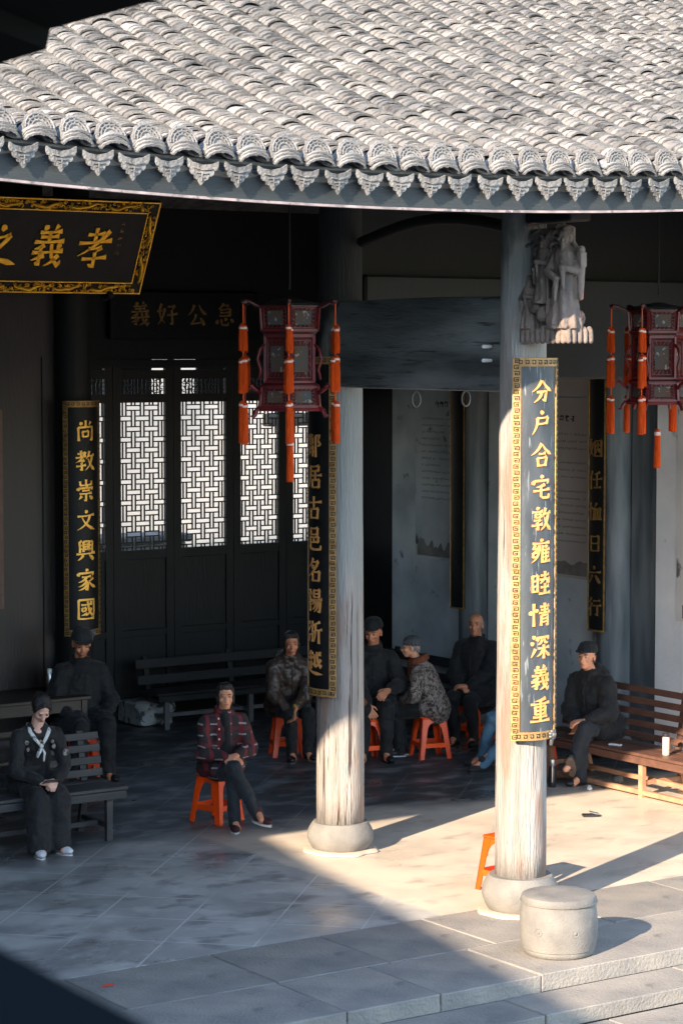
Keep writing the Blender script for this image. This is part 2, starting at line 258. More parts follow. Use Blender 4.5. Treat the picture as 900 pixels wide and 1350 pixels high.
# ------------------------------------------------------------------ mesh helpers
class MB:
    def __init__(s): s.v = []; s.f = []
    def add(s, v, f):
        o = len(s.v); s.v += [tuple(p) for p in v]; s.f += [tuple(i+o for i in q) for q in f]; return s
    def box(s, c, d, rot=None):
        v = []
        for x in (-.5,.5):
            for y in (-.5,.5):
                for z in (-.5,.5):
                    p = Vector((x*d[0], y*d[1], z*d[2]))
                    if rot is not None: p = rot @ p
                    v.append(p+Vector(c))
        return s.add(v, [(0,1,3,2),(4,6,7,5),(0,4,5,1),(2,3,7,6),(0,2,6,4),(1,5,7,3)])
    def rbox(s, c, d, b=.01, rot=None):
        """box with bevelled edges"""
        bm = bmesh.new(); bmesh.ops.create_cube(bm, size=1)
        for v in bm.verts: v.co = Vector((v.co.x*d[0], v.co.y*d[1], v.co.z*d[2]))
        bmesh.ops.bevel(bm, geom=list(bm.edges), offset=b, segments=1, affect='EDGES')
        bm.verts.index_update()
        vs = [(rot @ v.co if rot is not None else v.co)+Vector(c) for v in bm.verts]
        s.add(vs, [[v.index for v in f.verts] for f in bm.faces]); bm.free(); return s
    def seg(s, a, b, w, h, up=(0,0,1)):
        """bar of section w x h from a to b"""
        a = Vector(a); b = Vector(b); d = (b-a); L = d.length; d.normalize(); u = Vector(up)
        x = d.cross(u); x = x.normalized() if x.length > 1e-5 else Vector((1,0,0)); z = x.cross(d)
        return s.box((a+b)/2, (w, L, h), Matrix((x, d, z)).transposed())
    def tube(s, pts, r, n=8, caps=True, flat=1.0):
        pts = [Vector(p) for p in pts]; rr = r if isinstance(r, (list, tuple)) else [r]*len(pts)
        o = len(s.v); prev = None
        for i, p in enumerate(pts):
            t = (pts[min(i+1, len(pts)-1)]-pts[max(i-1, 0)]).normalized()
            if prev is None:
                a = t.cross(Vector((0,0,1)));
                if a.length < 1e-3: a = Vector((1,0,0))
            else: a = prev - t*prev.dot(t)
            a.normalize(); prev = a; b = t.cross(a)
            for k in range(n):
                q = 2*PI*k/n; s.v.append(tuple(p+a*math.cos(q)*rr[i]+b*math.sin(q)*rr[i]*flat))
        for i in range(len(pts)-1):
            for k in range(n):
                s.f.append((o+i*n+k, o+i*n+(k+1)%n, o+(i+1)*n+(k+1)%n, o+(i+1)*n+k))
        if caps: s.f.append(tuple(o+k for k in range(n))[::-1]); s.f.append(tuple(o+(len(pts)-1)*n+k for k in range(n)))
        return s
    def lathe(s, prof, n=24, c=(0,0,0), wob=0):
        o = len(s.v)
        for r, z in prof:
            for k in range(n):
                q = 2*PI*k/n; w = 1+wob*noise.noise(Vector((math.cos(q)*2, math.sin(q)*2, z*2+c[0])))
                s.v.append((c[0]+r*w*math.cos(q), c[1]+r*w*math.sin(q), c[2]+z))
        for i in range(len(prof)-1):
            for k in range(n): s.f.append((o+i*n+k, o+i*n+(k+1)%n, o+(i+1)*n+(k+1)%n, o+(i+1)*n+k))
        s.f.append(tuple(o+k for k in range(n))[::-1]); s.f.append(tuple(o+(len(prof)-1)*n+k for k in range(n)))
        return s
    def ell(s, c, r, rot=None, n=12, m=8):
        o = len(s.v); c = Vector(c)
        def P(th, ph):
            p = Vector((r[0]*math.sin(th)*math.cos(ph), r[1]*math.sin(th)*math.sin(ph), r[2]*math.cos(th)))
            return tuple((rot @ p if rot is not None else p)+c)
        s.v.append(P(0,0))
        for i in range(1, m):
            for k in range(n): s.v.append(P(PI*i/m, 2*PI*k/n))
        s.v.append(P(PI,0)); e = len(s.v)-1
        for k in range(n):
            s.f.append((o, o+1+k, o+1+(k+1)%n)); s.f.append((e, e-n+(k+1)%n, e-n+k))
        for i in range(m-2):
            for k in range(n): s.f.append((o+1+i*n+k, o+1+(i+1)*n+k, o+1+(i+1)*n+(k+1)%n, o+1+i*n+(k+1)%n))
        return s
    def cap(s, a, b, ra, rb, n=10, flat=1.0, ext=True):
        """capsule tapered from ra to rb"""
        a = Vector(a); b = Vector(b); t = (b-a); L = t.length or 1e-4; t = t/L
        pts = []; rr = []
        for k in range(4):
            q = PI/2*k/4; pts.append(a - t*ra*math.cos(q)); rr.append(max(.001, ra*math.sin(q)))
        for k in range(3): pts.append(a+t*L*k/2); rr.append(ra+(rb-ra)*k/2)
        for k in range(3, -1, -1):
            q = PI/2*k/4; pts.append(b + t*rb*math.cos(q)); rr.append(max(.001, rb*math.sin(q)))
        return s.tube(pts, rr, n, True, flat)
    def prism(s, poly, d, fn=None):
        """polygon in (u,v) extruded by d in w; fn maps (u,v,w) to xyz"""
        fn = fn or (lambda u, v, w: (u, w, v)); n = len(poly); o = len(s.v)
        for w in (0, d):
            for u, v in poly: s.v.append(tuple(fn(u, v, w)))
        s.f.append(tuple(range(o, o+n))); s.f.append(tuple(range(o+n, o+2*n))[::-1])
        for k in range(n): s.f.append((o+k, o+n+k, o+n+(k+1)%n, o+(k+1)%n))
        return s
    def build(s, name, m, parent=None, smooth=False, loc=None, fixn=True):
        me = bpy.data.meshes.new(name); me.from_pydata(s.v, [], s.f)
        if fixn:
            bm = bmesh.new(); bm.from_mesh(me); bmesh.ops.recalc_face_normals(bm, faces=bm.faces); bm.to_mesh(me); bm.free()
        if m: me.materials.append(m)
        if smooth:
            me.polygons.foreach_set('use_smooth', [True]*len(me.polygons))
            if smooth == 'auto': me.set_sharp_from_angle(angle=R(40))
        o = bpy.data.objects.new(name, me); C.objects.link(o)
        if parent: o.parent = parent
        if loc: o.location = loc
        return o
def thing(name, label, cat, loc=(0,0,0), rz=0, group=None):
    o = bpy.data.objects.new(name, None); C.objects.link(o); o.location = loc; o.rotation_euler = (0,0,rz); o.empty_display_size = .2
    o['label'] = label; o['category'] = cat
    if group: o['group'] = group
    return o
def tag(o, label, cat, group=None):
    o['label'] = label; o['category'] = cat
    if group: o['group'] = group
    return o
def struct(o): o['kind'] = 'structure'; return o
def stuff(o): o['kind'] = 'stuff'; return o
def inst(src, parent=None, loc=(0,0,0), rot=(0,0,0), label=None):
    o = bpy.data.objects.new(src.name.split('.')[0], src.data) if hasattr(src, 'data') else None
    C.objects.link(o); o.parent = parent; o.location = loc; o.rotation_euler = rot
    return o
def copy_tree(o, parent=None):
    c = o.copy(); C.objects.link(c); c.parent = parent
    for ch in o.children: copy_tree(ch, c)
    return c

# ------------------------------------------------------------------ ground, floor and steps
V = Vector
g = MB(); g.add([(-120,-120,-.26),(120,-120,-.26),(120,120,-.26),(-120,120,-.26)], [(0,1,2,3)])
struct(g.build('ground', mat('courtyard_earth', (.2,.19,.17), (.26,.24,.21), 1, .9)))
court = struct(MB().box((0,-15,-.25),(40,21.2,.016)).build('courtyard_paving', M['slab']))
# stone slabs of the courtyard nearest the steps are pieces of their own
def slabs(parent, name, x0, x1, y0, y1, z, xs, depth=.05, gap=.009):
    prev = x0
    for xe in list(xs)+[x1]:
        cx, cy = (prev+xe)/2, (y0+y1)/2
        b = MB().rbox((0,0,-depth/2), (xe-prev-gap, y1-y0-gap, depth), .006)
        dz = rnd.uniform(-.0025,.0025)
        o = b.build(name, M['slab'], parent, loc=(cx, cy, z+dz)); o.rotation_euler = (rnd.uniform(-.002,.002), rnd.uniform(-.0015,.0015), rnd.uniform(-.0022,.0022))
        prev = xe
slabs(court, 'paving_slab', -6, 3, -5.6, -4.42, -.215, [-4.6,-3.2,-2.1,-.95,.6,1.7], .026)
floor = struct(MB().box((-1.5, 4.4, -.14),(22.0, 13.38, .28)).build('floor', M['floor']))  # inner screed, Y -2.29 .. 11.1
bed = MB().box((-1.5,-3.12,-.165),(21.0,1.68,.20)).build('stone_bed', M['mortar'], floor)
# kerb row and inner row of the veranda platform
slabs(floor, 'kerb_stone', -12, 9, -3.97, -3.15, 0, [-10.5,-8.8,-7.1,-5.4,-4.1,-2.66,-1.94,-1.12,.95,2.4,3.9,5.6], .12)
slabs(floor, 'paving_slab', -12, 9, -3.15, -2.28, 0, [-9.9,-8.2,-6.6,-5.1,-3.75,-2.64,-1.75,-.86,.22,1.3,2.7,4.1,5.9], .06)
step = struct(MB().box((-1.5,-4.0,-.19),(21,.76,.14)).build('step', M['mortar']))
slabs(step, 'step_stone', -12, 9, -4.42, -3.975, -.11, [-9.8,-7.6,-5.6,-3.3,-1.45,.0,1.6,3.0,5.0], .105)

# ------------------------------------------------------------------ brush calligraphy
GLY = {
'分':'p:46,8 32,32 6,54|n:52,10 68,32 96,50|k:26,54 70,50 62,88 50,80|p:46,54 38,74 14,94',
'户':'d:44,2 54,14|h:28,30 78,26|s:78,26 72,50|h:28,52 74,48|p:28,30 26,60 8,94',
'合':'p:48,4 30,30 4,50|n:52,8 70,30 96,46|h:36,44 66,41|s:30,60 34,92|h:30,60 72,56|s:72,56 66,90|h:34,88 66,86',
'宅':'d:48,2 54,14|d:16,24 12,40|k:18,26 84,22 76,36|p:64,38 44,46 24,50|h:14,64 88,56|k:46,46 46,84 56,90 84,88 86,74',
'敦':'d:30,2 36,12|h:10,22 54,18|s:22,30 24,44|h:22,30 46,28|s:46,28 44,42|h:24,42 44,40|h:16,54 44,50|p:44,50 32,60|k:32,60 34,90 24,84|h:8,74 54,68|p:68,6 62,26 50,42|h:62,28 94,22|p:82,26 72,64 46,92|n:62,40 76,70 98,92',
'雍':'d:48,2 54,12|h:12,20 90,16|p:24,26 12,40|h:12,40 34,38|p:34,38 24,50 12,58|s:14,56 14,74|h:14,56 32,54|h:14,72 32,70|p:40,26 34,66 8,94|p:58,28 48,50|s:54,44 54,94|h:54,44 90,40|h:54,58 88,55|h:54,72 88,69|h:54,90 94,86|s:72,42 72,86|d:70,26 76,36',
'睦':'s:12,22 14,86|h:12,22 34,20|s:34,20 33,84|h:13,42 33,40|h:13,62 33,60|h:13,82 33,80|h:48,20 88,16|s:68,4 68,34|h:42,36 94,32|p:60,36 46,52|d:76,36 90,50|h:48,66 88,62|s:68,50 68,88|h:40,90 96,86',
'情':'d:8,34 4,50|s:18,6 18,94|d:26,28 34,38|h:46,18 90,14|h:50,30 86,27|h:40,42 96,38|s:68,4 68,40|s:52,52 50,92|k:52,52 84,49 84,90 74,86|h:52,64 82,62|h:52,76 82,74',
'深':'d:14,8 24,18|d:6,34 18,42|p:26,58 18,74 8,92|d:36,14 32,28|k:36,16 90,12 84,24|p:56,22 48,36 36,42|k:66,20 70,34 86,34|h:38,56 92,52|s:64,42 64,96|p:62,56 50,76 32,88|n:66,56 78,74 98,86',
'義':'d:32,2 40,12|p:68,0 60,12|h:22,18 80,14|h:26,28 74,25|s:50,14 50,38|h:12,40 90,36|p:40,46 30,52 14,56|h:10,64 92,58|k:32,50 32,92 22,86|p:44,70 28,76 10,82|k:58,44 64,72 84,94 90,80|p:82,68 66,84 46,94|d:74,44 84,52',
'重':'p:74,4 50,12 24,16|h:8,28 94,22|s:26,38 28,68|h:26,38 74,34|s:74,34 72,66|h:28,52 72,48|h:28,66 72,63|s:50,12 50,94|h:18,78 82,74|h:6,94 96,90',
'孝':'h:26,20 72,16|s:48,4 48,34|h:6,40 94,32|p:84,10 50,44 8,70|h:34,52 70,48|p:70,48 56,60|k:54,60 56,94 40,88|h:22,76 88,70',
'之':'d:46,4 54,16|h:24,34 72,26|p:72,26 46,56 14,80|n:22,78 50,82 98,92',
'尚':'s:50,2 50,28|d:24,10 32,22|p:76,8 66,22|s:16,34 18,94|k:16,34 84,30 82,92 70,86|s:36,52 38,76|h:36,52 64,49|s:64,49 62,74|h:38,74 62,72',
'教':'h:12,18 44,14|s:28,4 28,32|h:4,36 52,28|p:48,10 28,42 4,58|h:18,50 42,46|p:42,46 30,58|k:30,58 32,92 22,86|h:6,74 50,68|p:68,6 62,26 50,42|h:62,28 94,22|p:82,26 72,64 46,92|n:62,40 76,70 98,92',
'崇':'s:50,0 50,24|s:22,8 24,26|h:22,26 78,22|s:78,6 78,24|d:50,28 56,34|d:16,38 12,50|k:16,40 86,36 78,48|h:32,50 68,47|h:20,64 80,60|k:50,62 50,96 40,90|p:30,74 16,90|d:68,72 84,88',
'文':'d:46,4 54,16|h:10,32 92,24|p:68,30 48,66 8,94|n:30,36 54,70 96,92',
'興':'s:18,12 20,62|p:28,8 14,16|h:18,30 30,28|h:18,46 30,44|s:82,10 80,62|h:70,12 82,10|h:70,28 80,26|h:70,44 80,42|s:36,12 36,58|k:36,12 64,9 64,56|h:42,24 58,22|s:42,34 43,48|h:42,34 58,32|s:58,32 57,46|h:43,46 57,45|h:4,68 96,62|p:34,72 26,84 10,96|d:64,70 88,92',
'家':'d:48,0 54,12|d:14,20 10,34|k:14,22 88,18 80,32|h:28,38 72,34|p:50,38 36,52 12,62|k:40,46 58,66 54,96 42,90|p:48,60 32,74 10,82|p:54,72 36,88 12,98|p:84,42 72,52 60,56|n:62,54 74,72 98,86',
'國':'s:12,8 12,94|k:12,8 88,6 88,94|h:12,92 88,90|h:24,30 78,26|s:28,44 29,58|h:28,44 46,42|s:46,42 45,56|h:29,58 45,56|p:52,68 38,74 24,78|k:54,14 62,56 80,80 82,68|p:74,44 62,66 46,80|d:68,14 76,22',
'居':'h:24,10 80,6|s:80,6 78,26|h:24,28 78,24|p:24,10 24,50 6,92|h:30,46 94,42|s:60,30 60,62|s:38,64 40,94|h:38,64 82,61|s:82,61 80,92|h:40,92 80,90',
'古':'h:6,30 94,24|s:50,4 50,54|s:26,56 28,94|h:26,56 76,52|s:76,52 72,92|h:28,90 74,88',
'邑':'s:26,8 28,34|h:26,8 74,5|s:74,5 72,32|h:28,32 72,30|s:22,44 22,84|h:22,44 78,40|s:78,40 76,62|s:50,42 50,62|h:22,64 76,60|k:22,64 24,88 50,92 88,90 90,74',
'名':'p:46,4 32,24 12,40|h:40,18 76,14|p:76,14 52,50 6,78|d:36,30 50,42|s:40,58 42,94|h:40,58 84,55|s:84,55 80,92|h:42,92 82,90',
'揚':'h:4,24 34,19|k:20,4 20,92 10,84|p:36,48 20,55 4,60|s:50,6 51,34|h:50,6 84,4|s:84,4 82,32|h:51,20 82,18|h:51,34 82,32|h:38,46 96,41|p:52,46 46,58 38,66|k:48,56 90,52 84,94 72,88|p:64,58 54,76 40,86|p:78,56 70,78 52,94',
'浙':'d:10,10 20,18|d:4,34 14,42|p:20,62 12,78 4,92|h:26,28 52,24|k:40,6 40,90 32,84|p:52,50 40,56 26,62|p:86,8 72,14 58,16|p:60,16 60,50 50,90|h:60,42 96,38|s:80,40 80,96',
'越':'h:8,16 44,12|s:26,2 26,40|h:4,32 48,27|s:28,44 28,76|h:28,58 46,55|p:14,48 12,66 2,82|n:10,74 36,88 98,94|h:52,20 90,14|s:56,20 56,66|p:66,56 62,62 56,66|k:68,4 74,42 90,68 92,54|p:90,34 78,52 62,70|d:80,4 88,12',
'鄰':'d:12,8 18,18|p:40,6 34,18|h:6,28 46,24|s:26,4 26,48|p:24,30 6,46|d:28,30 46,42|p:18,52 6,70|h:14,58 26,56|p:26,56 8,90|h:28,60 50,56|s:42,50 42,94|h:26,78 52,74|k:62,12 84,9 76,30|k:76,30 88,44 74,54|s:62,12 62,96',
'好':'p:24,6 16,50 40,86|p:38,24 28,60 6,90|h:4,36 44,30|h:54,18 86,14|p:86,14 72,32|k:72,32 74,90 62,84|h:50,52 98,46',
'公':'p:36,10 26,34 6,54|n:60,10 74,34 96,50|p:46,48 36,70 20,86|h:20,86 78,80|d:66,62 84,92',
'急':'p:44,2 34,16 18,26|h:42,10 68,8|p:68,8 58,20|h:26,28 76,24|s:76,24 75,52|h:28,40 75,38|h:24,54 75,51|d:16,70 10,86|k:32,68 36,90 62,92 68,80|d:50,62 58,72|d:78,66 90,80',
'姻':'p:22,6 14,48 38,86|p:36,22 26,60 4,90|h:2,36 42,31|s:52,14 52,92|h:52,14 92,11|s:92,11 91,92|h:52,88 91,86|h:60,38 84,35|p:72,22 68,52 58,74|d:74,50 84,70',
'任':'p:34,6 22,30 4,50|s:22,34 22,96|p:84,10 66,18 46,22|h:38,48 96,42|s:66,18 66,86|h:44,88 90,84',
'恤':'d:8,34 4,50|s:18,6 18,94|d:26,28 34,38|p:66,6 60,18 52,26|h:44,34 88,31|s:44,34 46,86|s:88,31 86,86|s:58,34 59,84|s:73,33 73,84|h:36,88 96,84',
'曰':'s:22,16 24,88|h:22,16 80,12|s:80,12 78,86|h:24,50 78,47|h:24,86 78,84',
'六':'d:46,4 56,18|h:6,38 94,32|p:36,50 26,70 8,90|d:60,50 88,88',
'行':'p:32,6 22,20 6,32|p:36,30 24,50 4,66|s:22,50 22,96|h:48,20 90,16|h:42,44 96,40|k:74,42 74,92 60,84',
}
def stroke(kind, pts, w):
    """returns polygon outline (list of 2D points) for one brush stroke"""
    P = [V((x, 100-y)) for x, y in pts]
    if kind in 'pn' and len(P) == 3:                                    # smooth curve
        a, b, c = P; b = b*2-(a+c)/2; Q = [(a*(1-t)**2+b*2*t*(1-t)+c*t*t) for t in (0,.2,.4,.6,.8,1)]
    elif kind == 'h' and len(P) == 2:
        a, c = P; b = (a+c)/2+V((0,-1.5)); Q = [a, a*.75+c*.25+V((0,-1.2)), b, a*.25+c*.75+V((0,-.8)), c]
    else:
        Q = [P[0]]
        for i in range(len(P)-1): Q += [P[i]*.5+P[i+1]*.5, P[i+1]]
    n = len(Q); L = sum((Q[i+1]-Q[i]).length for i in range(n-1)); s = 0; out = []; inn = []
    for i, q in enumerate(Q):
        if i: s += (Q[i]-Q[i-1]).length
        u = s/L
        if kind == 'h': k = .95-.75*math.sin(PI*u)*.5 + (.30 if u > .9 else 0)
        elif kind == 's': k = 1.15-.35*math.sin(PI*u)
        elif kind == 'p': k = 1.15*(1-u)**.7+.10
        elif kind == 'n': k = .35+1.15*min(1, u/.8) if u <= .85 else .15
        elif kind == 'd': k = .25+1.5*math.sin(PI*min(1, u*.72+.05))
        else: k = .95 if i < n-2 else (1.0 if i == n-2 else .15)
        t = (Q[min(i+1, n-1)]-Q[max(i-1, 0)]).normalized(); nn = V((-t.y, t.x))
        out.append(q+nn*w*k*.5); inn.append(q-nn*w*k*.5)
    return out, inn
def glyph(ch, w, fn, d=.006, base=0.0):
    """fn(u,v,h) with u,v in 0..1 maps to xyz; returns an MB"""
    mb = MB()
    for st in GLY[ch].split('|'):
        kind, rest = st.split(':'); pts = [tuple(map(float, p.split(','))) for p in rest.split()]
        a, b = stroke(kind, pts, w); n = len(a); o = len(mb.v)
        for h in (base, base+d):
            for q in a: mb.v.append(tuple(fn(q.x/100, q.y/100, h)))
            for q in b: mb.v.append(tuple(fn(q.x/100, q.y/100, h)))
        m = 2*n
        for i in range(n-1):
            mb.f.append((o+m+i, o+m+i+1, o+m+n+i+1, o+m+n+i)); mb.f.append((o+i, o+i+1, o+m+i+1, o+m+i)); mb.f.append((o+n+i, o+m+n+i, o+m+n+i+1, o+n+i+1))
        mb.f.append((o, o+m, o+m+n, o+n)); mb.f.append((o+n-1, o+2*n-1, o+m+2*n-1, o+m+n-1))
    return mb

# ------------------------------------------------------------------ couplet boards wrapped round columns
def couplet(label, cx, cy, face, z0, z1, text, zc, pitch, ch=.185, rad=.255, half=49, ctr_off=.05, board='worn_board', border='gold_pale', txt='gold_text', bw=.06, bwt=None, fret=True, clasp=True, thin=False, wstroke=9.8):
    """board curved about the column; face = angle of its normal in world (radians)"""
    t = thing('couplet_board', label, 'sign board', (cx, cy, z0))
    H = z1-z0; a0 = R(half); bwt = bwt or bw
    def fn(s, z, h):                                              # s = arc length from centre, positive to the reader's right
        q = face + s/rad; r = rad+h
        return (r*math.cos(q), r*math.sin(q), z)
    Wd = a0*rad
    def sheet(s0, s1, za, zb, h0, h1, n=10):
        mb = MB(); o = 0
        for i in range(n+1):
            s = s0+(s1-s0)*i/n
            for (z, h) in ((za,h0),(zb,h0),(zb,h1),(za,h1)): mb.v.append(fn(s, z, h))
        for i in range(n):
            for k in range(4): a = i*4+k; b = i*4+(k+1)%4; mb.f.append((a, b, b+4, a+4))
        mb.f.append((0,1,2,3)); mb.f.append((n*4, n*4+3, n*4+2, n*4+1)); return mb
    sheet(-Wd, Wd, 0, H, -.02, 0, 14).build('backboard', M[board], t, smooth='auto')
    fr = MB()
    for mbx in (sheet(-Wd, -Wd+bw, 0, H, .001, .010, 3), sheet(Wd-bw, Wd, 0, H, .001, .010, 3), sheet(-Wd+bw, Wd-bw, H-bwt, H, .001, .010, 8), sheet(-Wd+bw, Wd-bw, 0, bwt, .001, .010, 8)): fr.add(mbx.v, mbx.f)
    fr.build('border', M[border], t, smooth='auto')
    if fret:
        k = MB()
        def bar(s, z, ds, dz):
            vs = [fn(s-ds/2, z-dz/2, .0105), fn(s+ds/2, z-dz/2, .0105), fn(s+ds/2, z+dz/2, .0105), fn(s-ds/2, z+dz/2, .0105)]
            ws = [fn(s-ds/2, z-dz/2, .0125), fn(s+ds/2, z-dz/2, .0125), fn(s+ds/2, z+dz/2, .0125), fn(s-ds/2, z+dz/2, .0125)]
            k.add(vs+ws, [(4,5,6,7),(0,1,5,4),(2,3,7,6),(1,2,6,5),(3,0,4,7)])
        n = int(H/.044); lw = .0055; c = bw*.5; wv = bw*.30
        for i in range(n):
            z = (i+.5)*H/n
            for sg in (-1, 1):
                s = sg*(Wd-c); q = 1 if i % 2 else -1
                bar(s, z+.015, wv*2, lw); bar(s+q*wv, z+.002, lw, .026); bar(s, z-.009, wv*1.5, lw); bar(s-q*wv*.6, z, lw, .014); bar(s, z+.002, wv*.9, lw)
        m = int((2*Wd-bw)/.044)
        for i in range(m):
            s = -Wd+bw/2+(i+.5)*(2*Wd-bw)/m
            for z in (bwt*.5, H-bwt*.5):
                bar(s, z+.013, .030, lw); bar(s+.012, z, lw, .024); bar(s, z-.010, .022, lw); bar(s-.008, z-.002, lw, .012)
        stuff(k.build('fret_pattern', M['black_lacquer'], t))
    if clasp:
        kk = MB(); cz = .0
        for i in range(7):
            q = 2*PI*i/7; kk.ell(fn(ctr_off+.028*math.cos(q), bwt*.45+.026*math.sin(q), .018), (.017,.017,.014), n=8, m=5)
        kk.ell(fn(ctr_off, bwt*.45, .022), (.024,.024,.024), n=8, m=6); kk.cap(fn(ctr_off, -.04, .008), fn(ctr_off, .0, .012), .014, .018, 7)
        kk.build('clasp', M['iron'], t, smooth=True)
    for i, c in enumerate(text):
        zc_ = zc - i*pitch - z0
        mb = glyph(c, wstroke, lambda u, v, h: fn((u-.5)*ch, zc_+(v-.5)*ch, h), .007, .001)
        mb.build('character', M[txt], t)
    return t

# ------------------------------------------------------------------ columns
def column(label, x, y, h, r0, r1, m, base=True, base_r=.285, base_h=.25, plinth=True, wob=.02):
    t = thing('wooden_column', label, 'column', (x, y, 0))
    prof = [(r0+(r1-r0)*k/24, (base_h-.01)+(h-base_h+.01)*k/24) for k in range(25)]
    MB().lathe(prof, 28, wob=wob).build('shaft', M[m], t, smooth=True)
    if base:
        B = base_r; pr = []
        for k in range(11):
            q = -1.15+ (2.35)*k/10; pr.append((B*(.80+.20*math.cos(q*1.25)), .02+(base_h-.02)*(k/10)))
        pr = [(B*.74, .0)]+pr+[(r0*1.02, base_h+.001)]
        MB().lathe(pr, 36, wob=.03).build('base_stone', M['stone'], t, smooth='auto')
        if plinth:
            MB().lathe([(B*1.13, 0), (B*1.13, .006), (B*1.06, .016), (B*.9, .02)], 36, wob=.14, c=(0,0,.003)).build('plinth_ring', M['lime'], t, smooth=True)
    return t
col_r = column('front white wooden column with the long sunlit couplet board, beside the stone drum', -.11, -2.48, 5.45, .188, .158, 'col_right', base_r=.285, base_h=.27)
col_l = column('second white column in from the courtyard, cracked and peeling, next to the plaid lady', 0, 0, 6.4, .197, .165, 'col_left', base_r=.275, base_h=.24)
column('dark column deep in the hall behind the old man in the cap at left', .06, 4.68, 6.8, .19, .17, 'black_wood')
column('grey round post in the side wall behind the bald man', 4.78, 4.42, 5.6, .18, .16, 'wall_column', plinth=False, base_r=.25)
column('grey round post in the side wall left of the right bench', 4.78, 2.13, 5.6, .19, .17, 'wall_column', plinth=False, base_r=.25)

couplet('long sunlit couplet board with eleven gold characters on the front column', -.125, -2.475, -PI/2-.05, 1.29, 4.02, '分户合宅敦雍睦情深義重', 3.785, .2278, clasp=True, ctr_off=.11)
couplet('black couplet board seen edge-on at the left of the peeling second column', 0, 0, PI, 1.29, 4.02, '鄰居古邑名揚浙越', 3.31, .2505, board='black_lacquer', ch=.20, txt='gold_text', ctr_off=-.13)
couplet('narrow black couplet board above the old man in the cap, seven gold characters', .06, 4.68, -PI/2, 1.31, 3.58, '尚教崇文興家國', 3.29, .287, board='black_lacquer', border='gold_dim', txt='gold', ch=.215, bw=.045, bwt=.06)
couplet('dark couplet board on the side wall post above the man on the right bench', 4.76, 2.13, PI, 1.28, 3.9, '姻任恤曰六行', 3.10, .315, board='black_lacquer', border='gold_dim', txt='gold_dim', ch=.20, bw=.016, bwt=.016, fret=False, clasp=False, rad=.26, half=29)
couplet('dark couplet board on the side wall post between the white columns', 4.76, 4.42, PI, 1.30, 3.9, '', 3.10, .3, board='black_lacquer', border='gold_dim', txt='gold_dim', bw=.014, bwt=.014, fret=False, clasp=False, rad=.25, half=29)

# ------------------------------------------------------------------ hall frame: beams, walls
def beamthing(label, mb, m, cat='beam', name='wooden_beam', smooth=False):
    return tag(mb.build(name, M[m], smooth=smooth), label, cat)
# crescent tie beam between the two white columns (runs along Y)
b = MB(); n = 16; th = .24
for i in range(n+1):
    y = -2.36+(2.24)*i/n; u = i/n
    zb = 3.77; zt = 4.46+.012*math.sin(PI*u)
    sec = []
    for k in range(12):
        q = 2*PI*k/12; sx = math.copysign(abs(math.cos(q))**.22, math.cos(q)); sz = math.copysign(abs(math.sin(q))**.22, math.sin(q))
        sec.append((-.06*(1-u)+th/2*sx, y, (zb+zt)/2+(zt-zb)/2*sz))
    b.v += sec
for i in range(n):
    for k in range(12): b.f.append((i*12+k, i*12+(k+1)%12, (i+1)*12+(k+1)%12, (i+1)*12+k))
b.f.append(tuple(range(12))); b.f.append(tuple(range(n*12, n*12+12)))
tb = thing('tie_beam', 'broad grey-black crescent beam between the two white columns', 'beam', (0,-1.2,3.77))
o = b.build('beam', M['beam'], tb, smooth='auto'); o.location = (0,1.2,-3.77)
for z in (.23, .33): MB().cap((-.20,-1.02,z), (-.27,-1.02,z), .012, .014, 8).build('peg', M['white_plastic'], tb, smooth=True)
beamthing('dark lintel across the second bay behind the broad beam', MB().rbox((2.4,0,4.25),(4.45,.2,.86),.02), 'black_wood')
beamthing('dark lintel running from the second column out to the left', MB().rbox((-4.2,.02,5.8),(8,.2,.45),.02), 'black_wood')
beamthing('black eave purlin above the front column head', MB().rbox((-.8,-2.48,5.36),(14,.2,.26),.03), 'black_wood')
# curved strut above
arc = MB().tube([(.05,-2.30+.26*k, 4.93+.14*math.sin(PI*k/8)) for k in range(9)], .045, 8)
beamthing('thin curved strut under the eave', arc, 'black_wood', name='curved_strut', smooth=True)
for (x, y) in ((.66,-.02),(1.17,-.02)):
    pts = [(x+.035*math.cos(2*PI*k/14)*.825, y-.035*math.cos(2*PI*k/14)*.56-.11, 3.70+.062*math.sin(2*PI*k/14)-.03) for k in range(15)]
    r_ = MB().tube(pts, .009, 6, False); r_.tube([(x,y-.11,3.73),(x,y-.11,3.80),(x,y-.02,3.84)], .007, 6)
    tag(r_.build('iron_ring', M['iron'], smooth=True), 'left iron ring hanging below the beam' if x < 1 else 'right iron ring hanging below the beam', 'ring')

